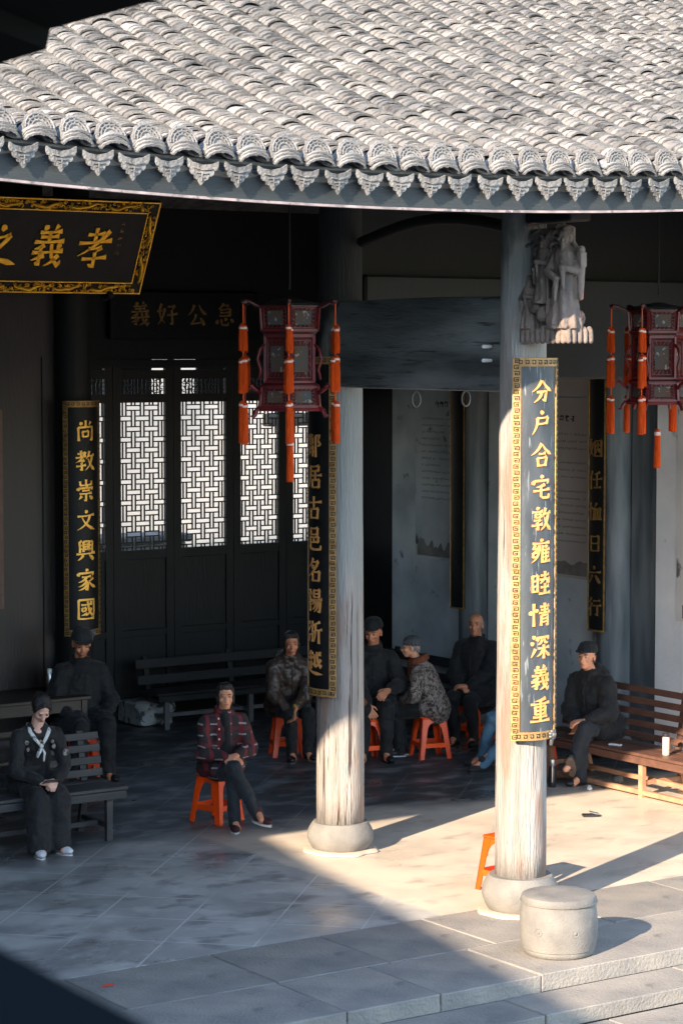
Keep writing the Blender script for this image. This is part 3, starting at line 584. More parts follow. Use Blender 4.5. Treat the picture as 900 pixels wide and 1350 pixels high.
sw = thing('side_wall', 'grey limewashed side wall with posters behind the benches and stools', 'wall', (4.8,1.2,0))
def swb(name, y0, y1, z0, z1, dx, m, th=.1):
    o = MB().box((dx+th/2, (y0+y1)/2-1.2, (z0+z1)/2), (th, y1-y0, z1-z0)).build(name, M[m], sw); return o
swb('back_panel', -2.6, 6.95, -.02, 6.6, .06, 'black_wood', .12)
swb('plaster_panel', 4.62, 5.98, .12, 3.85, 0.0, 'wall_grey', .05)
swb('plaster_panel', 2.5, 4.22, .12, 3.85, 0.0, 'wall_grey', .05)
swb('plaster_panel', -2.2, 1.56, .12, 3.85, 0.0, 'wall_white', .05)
swb('dark_panel', 1.6, 1.93, .1, 3.9, .01, 'wall_column', .05)
swb('lintel', -2.2, 6.9, 3.86, 4.2, -.04, 'black_wood', .10)
def poster(y0, y1, z0, z1, m, label, title, lines, mirror=False):
    t = thing('wall_poster', label, 'poster', (4.795, (y0+y1)/2, z0))
    w = y1-y0; h = z1-z0
    MB().box((-.003, 0, h/2), (.006, w, h)).build('sheet', M[m], t)
    k = MB()
    if title:
        for i in range(4): 
            cy = -w*.26+ (1.5-i)*.085 + .1
            for a in range(4): k.box((-.0068, cy+rnd.uniform(-.02,.02), h-title+rnd.uniform(-.03,.03)), (.001, rnd.uniform(.02,.06), .009))
            for a in range(3): k.box((-.0068, cy+rnd.uniform(-.03,.03), h-title), (.001, .008, rnd.uniform(.03,.07)))
    for r_ in range(lines):
        z = h-title-.16-r_*.073; y = w*.36
        end = -w*.44 if r_ not in (3, 7) else -w*.05
        if z < .3: break
        while y > end:
            c = .024; 
            if rnd.random() < .93:
                for a in range(3): k.box((-.0068, y-c/2+rnd.uniform(-.004,.004), z+rnd.uniform(-.011,.011)), (.001, rnd.uniform(.008,.018), .0035))
                k.box((-.0068, y-c/2+rnd.uniform(-.005,.005), z), (.001, .0035, rnd.uniform(.012,.022)))
            y -= c*1.2
    if k.v: stuff(k.build('printed_text', M['ink'], t))
    # printed landscape along the foot
    poly = [(-w*.46, .03)]+[(-w*.46+w*.92*i/24, .12+.10*abs(noise.noise(V((i*.37, z0, w))))*2+.03*math.sin(i*1.3)) for i in range(25)]+[(w*.46,.03)]
    MB().prism(poly, .001, lambda u, v, d: (-.0062-d, u, v)).build('printed_picture', M['poster_dark'], t)
    return t
poster(4.7, 5.52, 1.76, 3.72, 'wall_grey', 'faded grey poster with small text on the wall between the two white columns', .25, 13)
poster(2.53, 3.85, 1.74, 3.58, 'poster', 'brownish text poster on the wall right of the front column', .21, 16)
swb('upper_board', 2.53, 4.2, 3.60, 3.84, -.006, 'poster', .02)
poster(-.9, 1.25, 1.45, 3.7, 'poster_pale', 'large pale poster on the white wall at the right edge', 0, 0)

# rear wall, lattice doors
rw = thing('rear_wall', 'black timber rear wall that holds the lattice doors', 'wall', (1,6.9,0))
def rwb(name, x0, x1, z0, z1, dy=0, m='black_wood', th=.12): return MB().box(((x0+x1)/2-1, dy+th/2, (z0+z1)/2), (x1-x0, th, z1-z0)).build(name, M[m], rw)
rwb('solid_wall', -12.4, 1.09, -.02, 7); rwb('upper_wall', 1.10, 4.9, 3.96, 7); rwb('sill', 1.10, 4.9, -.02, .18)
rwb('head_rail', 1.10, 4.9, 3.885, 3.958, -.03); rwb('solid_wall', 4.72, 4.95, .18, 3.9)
def lattice_door(x0, x1, label):
    t = thing('lattice_door', label, 'door', (x0, 6.9, .18), 0, 'lattice doors along the rear of the hall'); w = x1-x0
    st = .097; f = MB()
    for a in ((st/2,), (w-st/2,)): f.box((a[0], 0, 1.86), (st-.004, .055, 3.72))
    for z, h in ((.04,.08),(.78,.07),(1.645,.10),(3.355,.09),(3.62,.09),(3.70,.03)): f.box((w/2, .001, z), (w-2*st, .05, h))
    f.build('frame', M['door_wood'], t)
    for z0, z1 in ((.08,.745),(.815,1.595)): MB().rbox((w/2, 0.005, (z0+z1)/2), (w-2*st, .018, z1-z0), .006).build('panel', M['door_wood'], t)
    # basket-weave lattice
    lx0, lx1, z0, z1 = st, w-st, 1.695, 3.31; nx = 5; sx = (lx1-lx0)/nx; sy = .1185; nz = int(round((z1-z0)/sy)); sy = (z1-z0)/nz
    k = MB(); bt = .0135; v = .0215; hh = .026; by = .02
    for i in range(nx):
        x = lx0+(i+.5)*sx
        for j in range(-1, nz+1):
            z = z0+(j+.5)*sy
            if (i+j) % 2 == 0:
                if 0 <= j < nz:
                    for s in (-1, 1): 
                        xa, xb = max(lx0, x-(sx-v)), min(lx1, x+(sx-v)); k.box(((xa+xb)/2, 0, z+s*hh), (xb-xa, by, bt))
            else:
                for s in (-1, 1):
                    za, zb = max(z0, z-sy+hh), min(z1, z+sy-hh)
                    if zb > za: k.box((x+s*v, .0, (za+zb)/2), (bt, by-.003, zb-za))
    stuff(k.build('lattice', M['door_wood'], t))
    # carved transom with small openings
    k = MB(); z0, z1 = 3.40, 3.575; 
    for i in range(int((w-2*st)/.045)):
        x = st+.02+i*.045
        for s in range(4):
            z = z0+.02+s*.045; a = rnd.uniform(0, PI); r_ = .024
            k.seg((x-r_*math.cos(a), 0, z-r_*math.sin(a)), (x+r_*math.cos(a), 0, z+r_*math.sin(a)), .012, .012, (0,1,0))
        k.box((x+.012*math.sin(i), 0, (z0+z1)/2), (.010, .014, z1-z0))
    for s in range(5): k.box((w/2, 0, z0+.0*s+s*.043), (w-2*st, .012, .008))
    stuff(k.build('carved_transom', M['door_wood'], t))
    return t
for x0, x1, lb in ((1.715-.62,1.715,'leftmost lattice door, half hidden behind the narrow couplet board'),(1.715,2.475,'lattice door just right of the narrow couplet board'),(2.475,3.25,'lattice door left of the red lantern tassels'),(3.25,3.955,'lattice door below the left red lantern'),(3.955,4.72,'lattice door partly behind the edge-on couplet board')):
    lattice_door(x0+.002, x1-.002, lb)
# rear court wall in full sun
# rear court
rc = struct(MB().box((6,12.1,2.0),(18,.2,5.0)).build('rear_courtyard_wall', M['wall_white_bright']))
tag(rc, 'sunlit white wall of the rear courtyard behind the lattice', 'wall'); del rc['kind']
hb = thing('rear_eave_board', 'dark hanging boards under the rear eave, glimpsed through the carved transoms', 'eave board', (3,8.1,3.5))
for x0, x1 in ((-1.6,-.10),(.12,.20),(.50,2.6)): MB().rbox(((x0+x1)/2,0,.45),(x1-x0,.04,.86),.008).build('board', M['door_wood'], hb)
bx = thing('stone_trough', 'low grey stone trough standing in the rear courtyard behind the lattice', 'trough', (3.6,10.0,-.02))
MB().rbox((0,0,.85),(1.5,.5,1.7),.03).build('body', M['slab'], bx); MB().rbox((0,0,1.74),(1.62,.58,.1),.02).build('rim', M['stone'], bx)
t = thing('rear_gallery_rail', 'dark rail crossing the rear courtyard behind the lattice', 'rail', (7,11.0,0))
MB().rbox((.6,0,3.12),(2.6,.14,.17),.02).build('rail', M['door_wood'], t); MB().rbox((1.8,0,1.55),(.14,.13,3.3),.02).build('post', M['door_wood'], t); MB().rbox((3.0,0,1.5),(.14,.13,3.3),.02).build('post', M['door_wood'], t)
# far name board on rear wall
nb = thing('name_board', 'dim black name board with four tarnished characters above the lattice doors', 'sign board', (2.6,6.83,4.2))
MB().rbox((0,0,.24),(1.9,.05,.52),.01).build('board', M['black_lacquer'], nb)
for i, c in enumerate('義好公急'):
    u0 = (-.58, -.24, .14, .50)[i]
    glyph(c, 9, lambda u, v, h: (u0+(u-.5)*.27, -.026-h, .25+(v-.5)*.27), .006).build('character', M['gold_dim'], nb)
# screen wall left of the deep column, with framed picture
sc = thing('screen_wall', 'dark brown wooden partition behind the desk at left', 'wall', (-2,4.72,0))
MB().box((-3.0,.03,2.6),(10-.0,.06,5.2)).build('board_wall', M['brown_wood'], sc)
for k in range(9): MB().box((1.75-k*.55,-.006,2.0),(.012,.012,4.0)).build('batten', M['black_wood'], sc)
fr = thing('framed_picture', 'white sheet in a thin brown frame at the left edge', 'picture', (-1.5,4.66,1.6))
for a in (((.77,0,.95),(.04,.03,1.9)),((-.77,0,.95),(.04,.03,1.9)),((0,0,.02),(1.5,.03,.04)),((0,0,1.88),(1.5,.03,.04))): MB().box(*a).build('frame', M['bench_brown'], fr)
MB().box((0,.004,.95),(1.5-.06,.012,1.82)).build('sheet', M['wall_white_bright'], fr)

# gold-bordered plaque, leaning forward
tilt = math.atan2(.42, .84)
pl = thing('name_plaque', 'large leaning black plaque with gold dragon border and brushed characters', 'sign board', (.42,4.0,4.60))
pl.rotation_euler = (tilt, 0, 0)
PH, PW = .945, 3.4
def pf(u, v, h): return (u, -h, v)
MB().box((-PW/2, .02, PH/2), (PW, .04, PH)).build('board', M['black_lacquer'], pl)
bw = .115
bd = MB()
for a in (((-PW/2, PH-.008), (PW, .012)), ((-PW/2, .008), (PW, .012)), ((-.007, PH/2), (.012, PH-.028)), ((-PW+.007, PH/2), (.012, PH-.028)),
          ((-PW/2, PH-bw), (PW-2*bw+.01, .01)), ((-PW/2, bw), (PW-2*bw+.01, .01)), ((-bw, PH/2), (.01, PH-2*bw-.01)), ((-PW+bw, PH/2), (.01, PH-2*bw-.01))):
    bd.box((a[0][0], -.006, a[0][1]), (a[1][0], .012, a[1][1]))
bd.build('border_line', M['plaque_gold'], pl)
orn = MB()
def curl(cx, cz, s, a0, turns=1.1, w=.013, flip=1):
    pts = []
    for i in range(9):
        u = i/8; a = a0+flip*turns*2*PI*u; r_ = s*(1-u*.85); pts.append((cx+r_*math.cos(a), -.010, cz+r_*math.sin(a)))
    orn.tube(pts, [w*(1.1-.5*i/8) for i in range(9)], 5, True, .7)
def frieze(p0, d, L, dn):
    x = 0; i = 0
    body = []
    for k in range(int(L/.025)+1):
        s = k*.025; off = .022*math.sin(s*17)+.006*math.sin(s*43)
        body.append((p0[0]+d[0]*s+dn[0]*off, -.012, p0[1]+d[1]*s+dn[1]*off))
    # dragon bodies with gaps
    seg_n = int(.42/.025)
    for a in range(0, len(body)-4, seg_n):
        q = body[a:a+seg_n-3]
        if len(q) > 4: orn.tube(q, [.008+.016*math.sin(PI*min(1, (j+1)/len(q)))**.6 for j in range(len(q))], 6, True, .8)
    s = .03
    while s < L-.02:
        off = rnd.choice((-.030,-.018,.018,.030)); c = (p0[0]+d[0]*s+dn[0]*off, p0[1]+d[1]*s+dn[1]*off)
        curl(c[0], c[1], rnd.uniform(.014,.025), rnd.uniform(0,6.28), rnd.uniform(.6,1.1), rnd.uniform(.007,.011), rnd.choice((-1,1)))
        s += rnd.uniform(.011,.020)
    s = .21
    while s < L: orn.ell((p0[0]+d[0]*s, -.012, p0[1]+d[1]*s), (.018,.012,.018), n=8, m=5); s += .42
frieze((-PW+.06, PH-bw/2-.002), (1,0), PW-.12, (0,1)); frieze((-PW+.06, bw/2+.002), (1,0), PW-.12, (0,1)); frieze((-bw/2-.002, bw), (0,1), PH-2*bw, (1,0)); frieze((-PW+bw/2, bw), (0,1), PH-2*bw, (1,0))
stuff(orn.build('dragon_relief', M['plaque_gold'], pl, smooth=True))
for c, u0 in (('孝',-.60),('義',-1.08),('之',-1.56)):
    glyph(c, 9.5, lambda u, v, h: (u0+(u-.5)*.38, -h-.001, .47+(v-.5)*.44), .014).build('character', M['plaque_gold'], pl)
k = MB()
for i in range(5):
    for a in range(5):
        k.seg((-.345+rnd.uniform(-.02,.02), -.002, .72-i*.075+rnd.uniform(-.02,.02)), (-.345+rnd.uniform(-.02,.02), -.002, .72-i*.075+rnd.uniform(-.02,.02)), .003, .003)
stuff(k.build('small_inscription', M['gold_dim'], pl))
MB().cap((-.33,-.03,.0),(-.33,.05,-.06),.035,.04,10).build('peg', M['black_wood'], pl, smooth=True)

# ------------------------------------------------------------------ roof
YE = -3.70
def sag(x): d = min(abs(x+2.2), 3.2); return .0105*d*d
def zr(x, y):
    u = y-YE; return 5.175+.372*u+.0125*u*u+sag(x)*max(0, 1-u/6)
def slope(y): return math.atan(.372+.025*(y-YE))
roof = thing('hall_roof', 'sunlit grey tiled roof of the hall with scalloped drip tiles', 'roof', (0,-3.6,5.0))
off = V((0,3.6,-5.0))
XP = .2376; X0 = -7.93-.2376*9; NR = 71
def arc_tile(w, h, L, th, up=1, n=6, bevel=True):
    """arched tile: front at y=0, runs back to y=L, local z up"""
    mb = MB(); pts = []
    for yy in (0, L):
        sc_ = 1.0 if yy == 0 else .9
        for r_ in (0, 1):
            for i in range(n+1):
                a = PI*(.06+.88*i/n); x = -w/2*math.cos(a)*sc_*(1-(th/w*2 if r_ else 0)); z = (h*math.sin(a)*(sc_) - (th if r_ else 0)*math.sin(a))*up
                pts.append((x, yy, z))
    m = n+1; f = []
    for i in range(n):
        f.append((i, i+1, 2*m+i+1, 2*m+i)); f.append((m+i, 3*m+i, 3*m+i+1, m+i+1)); f.append((i, m+i, m+i+1, i+1))
    f.append((0,2*m,3*m,m)); f.append((n,m+n,3*m+n,2*m+n))
    return mb.add(pts, f)
cov = arc_tile(.212, .066, .11, .015); pan = arc_tile(.18, .04, .15, .014, up=-1)
cov_me = cov.build('roof_tile', M['tile'], smooth='auto'); cov_me_data = cov_me.data; bpy.data.objects.remove(cov_me)
covv = np.array(cov.v); panv = np.array(pan.v)
allv, allf, allpv, allpf = [], [], [], []
vo = 0
STEP = .055
def rot_np(v, e, t):
    m = np.array(Euler(e).to_matrix()); return v @ m.T + np.array(t)
singles = []
pan_v, pan_f = [], []; cv, cf = [], []
for r_ in range(NR):
    x = X0+r_*XP; s = 0; y = YE+.10
    wx = rnd.uniform(-.006,.006)
    rowpitch = 0
    while y < 2.35:
        sl = slope(y); st_ = STEP*rnd.uniform(.85,1.15)
        e = (-(-sl)+(-.19+rnd.gauss(0,.03)), rnd.gauss(0,.06), rnd.gauss(0,.05))
        xx = x+wx+.010*math.sin(y*2.1+r_*1.7)+rnd.gauss(0,.004)
        p = (xx, y, zr(x, y)+.062+rnd.gauss(0,.005))
        if -4.95 < x < .55 and y < YE+.10+13*STEP and len(singles) < 300: singles.append((p, e))
        else:
            o = len(cv)*len(covv); cv.append(rot_np(covv, e, np.array(p)+np.array(off))); cf.append(o)
        y += st_*math.cos(sl)
    y = YE-.0; xv = x+XP/2
    while y < 2.35:
        sl = slope(y)
        e = (sl-.20+rnd.gauss(0,.02), rnd.gauss(0,.03), rnd.gauss(0,.03)); o = len(pan_v)*len(panv)
        pan_v.append(rot_np(panv, e, np.array((xv, y, zr(x, y)+.060))+np.array(off))); pan_f.append(o)
        y += .075*rnd.uniform(.85,1.15)*math.cos(sl)
for p, e in singles:
    o = bpy.data.objects.new('roof_tile', cov_me_data); C.objects.link(o); o.parent = roof; o.location = V(p)+off; o.rotation_euler = e
def bulk(name, vs, offs, faces, m):
    me = bpy.data.meshes.new(name); vv = np.concatenate(vs); ff = []
    for o in offs: ff += [tuple(i+o for i in q) for q in faces]
    me.from_pydata(vv.tolist(), [], ff); me.materials.append(m)
    me.polygons.foreach_set('use_smooth', [True]*len(me.polygons)); me.set_sharp_from_angle(angle=R(40))
    ob = bpy.data.objects.new(name, me); C.objects.link(ob); ob.parent = roof; return stuff(ob)
# same winding as the cleaned single tile
cfaces = [tuple(p.vertices) for p in cov_me_data.polygons]
bulk('upper_roof_tiles', cv, cf, cfaces, M['tile']); bulk('trough_tiles', pan_v, pan_f, pan.f, M['tile'])
# roof deck (front slope, back slope) and fascia
dk = MB(); ys = [YE+.02+i*(2.3-YE)/14 for i in range(15)]; xs = [-12.6+i*.9 for i in range(22)]
nx_ = len(xs)
for lay, dz in ((0, .012), (1, -.06)):
    for y in ys:
        for x in xs: dk.v.append(tuple(V((x, y, zr(x, y)+dz))+off))
m_ = nx_*len(ys)
for j in range(len(ys)-1):
    for i in range(nx_-1):
        a = j*nx_+i; dk.f.append((a, a+1, a+nx_+1, a+nx_)); dk.f.append((m_+a, m_+a+nx_, m_+a+nx_+1, m_+a+1))
for i in range(nx_-1): dk.f.append((i, m_+i, m_+i+1, i+1)); a = (len(ys)-1)*nx_+i; dk.f.append((a, a+1, m_+a+1, m_+a))
for j in range(len(ys)-1): a = j*nx_; dk.f.append((a, a+nx_, m_+a+nx_, m_+a)); b_ = a+nx_-1; dk.f.append((b_, m_+b_, m_+b_+nx_, b_+nx_))
dk.build('roof_deck', M['mortar'], roof, fixn=True)
zt = zr(0, 2.3)
MB().add([V(p)+off for p in ((-12.6,2.3,zt),(6.3,2.3,zt),(6.3,8.0,5.2),(-12.6,8.0,5.2),(-12.6,2.3,zt-.1),(6.3,2.3,zt-.1),(6.3,8.0,5.1),(-12.6,8.0,5.1))], [(0,1,2,3),(4,7,6,5),(0,4,5,1),(2,6,7,3),(1,5,6,2),(0,3,7,4)]).build('rear_slope', M['mortar'], roof)
MB().rbox((-3.15, 2.3+3.6, zt+.1-5), (18.9,.3,.3), .03).build('ridge', M['tile_end'], roof)
def along(name, y, z0, z1, th, m):
    mb = MB()
    for i in range(43):
        x = -12.6+i*.45; s = sag(x)
        for (yy, zz) in ((y, z0), (y, z1), (y+th, z1), (y+th, z0)): mb.v.append(tuple(V((x, yy, zz+s))+off))
    for i in range(42):
        for k in range(4): a = i*4+k; b_ = i*4+(k+1)%4; mb.f.append((a, b_, b_+4, a+4))
    mb.f.append((0,1,2,3)); mb.f.append((168,169,170,171)); return mb.build(name, M[m], roof)
along('fascia_board', -3.69, 4.972, 5.15, .03, 'fascia'); along('edge_strip', -3.705, 4.955, 4.970, .05, 'strip')
along('tile_batten', -3.695, 5.152, 5.178, .09, 'black_wood')
# drip tiles (hanging, in the troughs) and fan tiles (over the end of each ridge row)
poly = [(-.096,.0),(-.097,-.030),(-.088,-.048),(-.074,-.056),(-.074,-.074),(-.060,-.086),(-.046,-.088),(-.040,-.106),(-.022,-.114),(-.012,-.128),(0,-.142),(.012,-.128),(.022,-.114),(.040,-.106),(.046,-.088),(.060,-.086),(.074,-.074),(.074,-.056),(.088,-.048),(.097,-.030),(.096,0),(.06,-.018),(.0,-.028),(-.06,-.018)]
d_ = MB().prism(poly, .014); d_.v = [(x, y-.0+(.0), z) for x, y, z in d_.v]
dm = d_
dm.seg((-.06,-.006,-.045),(0,-.006,-.055),.006,.008); dm.seg((0,-.006,-.055),(.06,-.006,-.045),.006,.008)
dm.seg((-.035,-.006,-.072),(.035,-.006,-.072),.006,.008); dm.seg((0,-.006,-.068),(0,-.006,-.118),.006,.008); dm.seg((-.018,-.006,-.088),(.018,-.006,-.096),.006,.008)
drip_me = dm.build('drip_tile', M['tile_end']).data; bpy.data.objects.remove(bpy.data.objects['drip_tile'])
fm = MB()
fp = []
for i in range(13):
    a = PI*i/12; rr = .098+(.008 if i % 2 else -.002); fp.append((-rr*math.cos(a)*1.0, .045+rr*1.02*math.sin(a)))
fp += [(.10,.012),(.06,.048),(.0,.062),(-.06,.048),(-.10,.012)]
fm.prism(fp, .016)
for rr in (.088, .068, .048):
    fm.tube([(-rr*math.cos(PI*i/8), -.004, .052+rr*math.sin(PI*i/8)*.9) for i in range(9)], .0055, 5)
for i in range(7):
    a = PI*(i+.5)/7; fm.seg((-.05*math.cos(a), -.003, .055+.045*math.sin(a)), (-.085*math.cos(a), -.003, .055+.078*math.sin(a)), .006, .008)
fan_me = fm.build('fan_tile', M['tile_end']).data; bpy.data.objects.remove(bpy.data.objects['fan_tile'])
lip = arc_tile(.215, .066, .10, .014); lip_me = lip.build('eave_tile', M['tile_end'], smooth='auto').data; bpy.data.objects.remove(bpy.data.objects['eave_tile'])
for r_ in range(NR):
    x = X0+r_*XP
    for k in range(3):
        o = bpy.data.objects.new('eave_tile', lip_me); C.objects.link(o); o.parent = roof
        o.location = V((x+rnd.gauss(0,.004), YE-.045+.012*k, zr(x, YE)+.008+.020*k))+off; o.rotation_euler = (.40, rnd.gauss(0,.04), rnd.gauss(0,.03))
    o = bpy.data.objects.new('fan_tile', fan_me); C.objects.link(o); o.parent = roof
    o.location = V((x+rnd.gauss(0,.006), YE-.030, zr(x, YE)+.042))+off; o.scale = (1.02,1,1.12); o.rotation_euler = (-.28+rnd.gauss(0,.05), rnd.gauss(0,.06), rnd.gauss(0,.05))
    xv = x+XP/2
    o = bpy.data.objects.new('drip_tile', drip_me); C.objects.link(o); o.parent = roof
    o.location = V((xv+rnd.gauss(0,.006), YE-.055, zr(xv, YE)+.006))+off; o.rotation_euler = (.10+rnd.gauss(0,.03), rnd.gauss(0,.06), rnd.gauss(0,.08)); s_ = rnd.uniform(.97,1.06); o.scale = (s_, 1, s_*1.06)
# rafters below the eave
for i in range(39):
    x = -12.2+i*.48
    a = V((x,-3.56,zr(x,-3.56)-.115))+off; b_ = V((x,2.2,zr(x,2.2)-.115))+off
    MB().seg(a, V((x,-.7,zr(x,-.7)-.115))+off, .09, .09).build('rafter', M['black_wood'], roof)
# unseen left gable, added to keep light out of the hall
GP = [(-3.55,-.2),(8.0,-.2),(8.0,5.1),(2.3,zt-.02),(-1,zr(-8,-1)-.07),(-3.55,zr(-8,-3.55)-.07)]
gw = tag(MB().prism(GP, .15, lambda u,v,d: (-12.4-d,u,v)).build('gable_wall', M['black_wood']), 'unseen gable wall added beyond the left edge to keep the hall dark', 'wall')
gw2 = tag(MB().prism([(-2.6,-.2),(8.0,-.2),(8.0,5.1),(2.3,zt-.1),(-1,zr(0,-1)-.1),(-2.6,zr(0,-2.6)-.1)], .15, lambda u,v,d: (5.55+d,u,v)).build('gable_wall', M['wall_white']), 'outer gable wall behind the side wall at right', 'wall')
up = tag(MB().box((2.5,.25,5.6),(5.0,.06,1.9)).build('upper_boarding', M['black_wood']), 'black boarding above the lintel of the side bay', 'wall')
up = tag(MB().box((-4.2,5.0,5.95),(8.2,.06,1.6)).build('upper_boarding', M['black_wood']), 'black boarding above the brown partition', 'wall')

# ------------------------------------------------------------------ carved bracket on the front column
def remesh(mb, name, m, parent, voxel=.01, smooth=2, nstr=0, nsc=.1, loc=None):
    o = mb.build(name, None, fixn=True)
    md = o.modifiers.new('r', 'REMESH'); md.mode = 'VOXEL'; md.voxel_size = voxel; md.use_smooth_shade = True
    if smooth: sm = o.modifiers.new('s', 'SMOOTH'); sm.iterations = smooth; sm.factor = .5
    if nstr:
        tx = bpy.data.textures.new('folds', 'CLOUDS'); tx.noise_scale = nsc; tx.noise_depth = 2
        dm_ = o.modifiers.new('d', 'DISPLACE'); dm_.texture = tx; dm_.strength = nstr; dm_.mid_level = .5; dm_.texture_coords = 'LOCAL'
    dg = bpy.context.evaluated_depsgraph_get(); dg.update()
    me = bpy.data.meshes.new_from_object(o.evaluated_get(dg)); o.modifiers.clear(); old = o.data; o.data = me; bpy.data.meshes.remove(old)
    me.name = name; me.materials.clear(); me.materials.append(m)
    me.polygons.foreach_set('use_smooth', [True]*len(me.polygons))
    if parent: o.parent = parent
    if loc: o.location = loc
    return o
# local: u along -Y (away from the column, to the right in the picture), x across, z up; face towards -X
br = thing('carved_bracket', 'carved wooden bracket of robed figures on rocks at the head of the front column', 'bracket', (-.12,-2.60,4.14))
def bp(u, z, x=0): return (-x*.8, -u*.80, z)
b = MB()
b.box((0,-.23,.40), (.09,.36,.78)); b.box((0,-.25,.035), (.22,.50,.055))
for i in range(9):                                                      # rocky foot, all round
    y = -.03-i*.056; b.ell((-.105,y,.055), (.030,.030,.050+.012*math.sin(i*1.7)), None, 8, 6); b.cap((-.115,y,.0), (-.115,y,.07), .022, .019, 7)
for i in range(5): x = -.10+i*.05; b.ell((x,-.50,.055), (.028,.026,.05), None, 8, 6); b.cap((x,-.515,.0), (x,-.515,.07), .021, .018, 7)
def robe(c, h, r, ph, nf=8, hemr=1.15, tw=3.0):
    prof = [(0,hemr),(.06,hemr*1.02),(.2,1.0),(.4,.86),(.58,.78),(.70,.86),(.80,.80),(.86,.45)]; n = 40; o = len(b.v)
    for z, k in prof:
        for q in range(n):
            a = 2*PI*q/n; f = 1+.13*(1-z)*math.cos(nf*a+ph+z*tw)+.05*math.cos(3*a+ph*2)
            b.v.append((c[0]+r*k*f*math.cos(a)*.9, c[1]+r*k*f*math.sin(a), c[2]+h*z))
    for i in range(len(prof)-1):
        for q in range(n): b.f.append((o+i*n+q, o+i*n+(q+1)%n, o+(i+1)*n+(q+1)%n, o+(i+1)*n+q))
    b.f.append(tuple(range(o, o+n))[::-1]); b.f.append(tuple(range(o+(len(prof)-1)*n, o+len(prof)*n)))
def fig(c, h, r, fa, hat=1, ph=0.0):
    """robed figure facing angle fa"""
    c = V(c); f = V((math.cos(fa), math.sin(fa), 0)); s_ = V((-f.y, f.x, 0)); robe(c, h, r, ph)
    hd = c+V((0,0,h*.93))+f*r*.15
    b.ell(hd, (r*.42, r*.42, r*.52), None, 10, 8); b.ell(hd+V((0,0,r*.45)), (r*.36,r*.36,r*.34*hat), None, 8, 6); b.cap(hd+f*r*.35+V((0,0,-r*.3)), hd+f*r*.4+V((0,0,-r*1.1)), r*.16, r*.05, 6)
    b.ell(hd+f*r*.42, (r*.1,r*.1,r*.12), None, 6, 4)
    for k in (-1, 1):
        sh = c+V((0,0,h*.76))+s_*k*r*.72; el = sh+s_*k*r*.35+f*r*.35+V((0,0,-h*.16)); ha = c+V((0,0,h*(.58+.06*k)))+f*r*1.25+s_*k*r*.2
        b.cap(sh, el, r*.30, r*.30, 9); b.cap(el, ha, r*.32, r*.22, 9); b.cap(ha-f*r*.1, ha-f*r*.1+V((0,0,-h*.22))+s_*k*r*.1, r*.24, r*.10, 8); b.ell(ha+f*r*.1, (r*.15,)*3, None, 6, 5)
        b.ell(c+f*r*1.0+s_*k*r*.4+V((0,0,.012)), (r*.26,r*.26,r*.18), None, 7, 5)
    for k in range(16): a = 2*PI*k/16; b.ell(c+V((r*.80*math.cos(a)*.9, r*.80*math.sin(a), h*.56)), (r*.10,)*3, None, 6, 4)
fig((-.055,-.42,.085), .66, .105, R(-150), 1.0, .4)
fig((-.085,-.235,.26), .46, .070, R(-185), 1.2, 1.7)
fig((-.095,-.085,.085), .36, .062, R(-170), .8, 2.9)
b.ell((-.10,-.235,.19), (.045,.055,.06), None, 10, 8); b.ell((-.12,-.16,.24), (.030,.055,.05), None, 10, 8)
for k in range(5): b.ell((-.125,-.12-.02*k,.255+.02*math.sin(k*2.2)), (.012,.012,.026), None, 6, 5)
b.cap((-.12,-.31,.09), (-.125,-.315,.56), .013, .013, 7); b.cap((-.13,-.10,.10), (-.12,-.15,.23), .013, .011, 7)
b.cap((-.02,-.545,.30), (-.02,-.55,.50), .022, .030, 8); b.box((-.02,-.55,.56), (.055,.06,.10)); b.ell((-.02,-.55,.63), (.03,.03,.03), None, 8, 6); b.cap((-.02,-.54,.60), (-.03,-.48,.68), .018, .018, 6)
for i in range(34):
    y = rnd.uniform(-.50,-.03); z = rnd.uniform(.55,.82); x = rnd.uniform(-.09,-.02); r_ = rnd.uniform(.020,.038)
    b.tube([(x-.03*math.cos(q*.9), y+r_*math.cos(q*.9), z+r_*math.sin(q*.9)) for q in range(6)], [.013,.015,.014,.013,.012,.008], 6)
for i in range(16): b.ell((.06+rnd.uniform(0,.03), rnd.uniform(-.48,-.05), rnd.uniform(.15,.75)), (.04,.05,.06), None, 8, 6)
remesh(b, 'carving', M['carved'], br, .0062, 0, .004, .02)
MB().rbox((0.0,-.27,.88),(.19,.50,.10),.01).build('top_block', M['black_wood'], br)

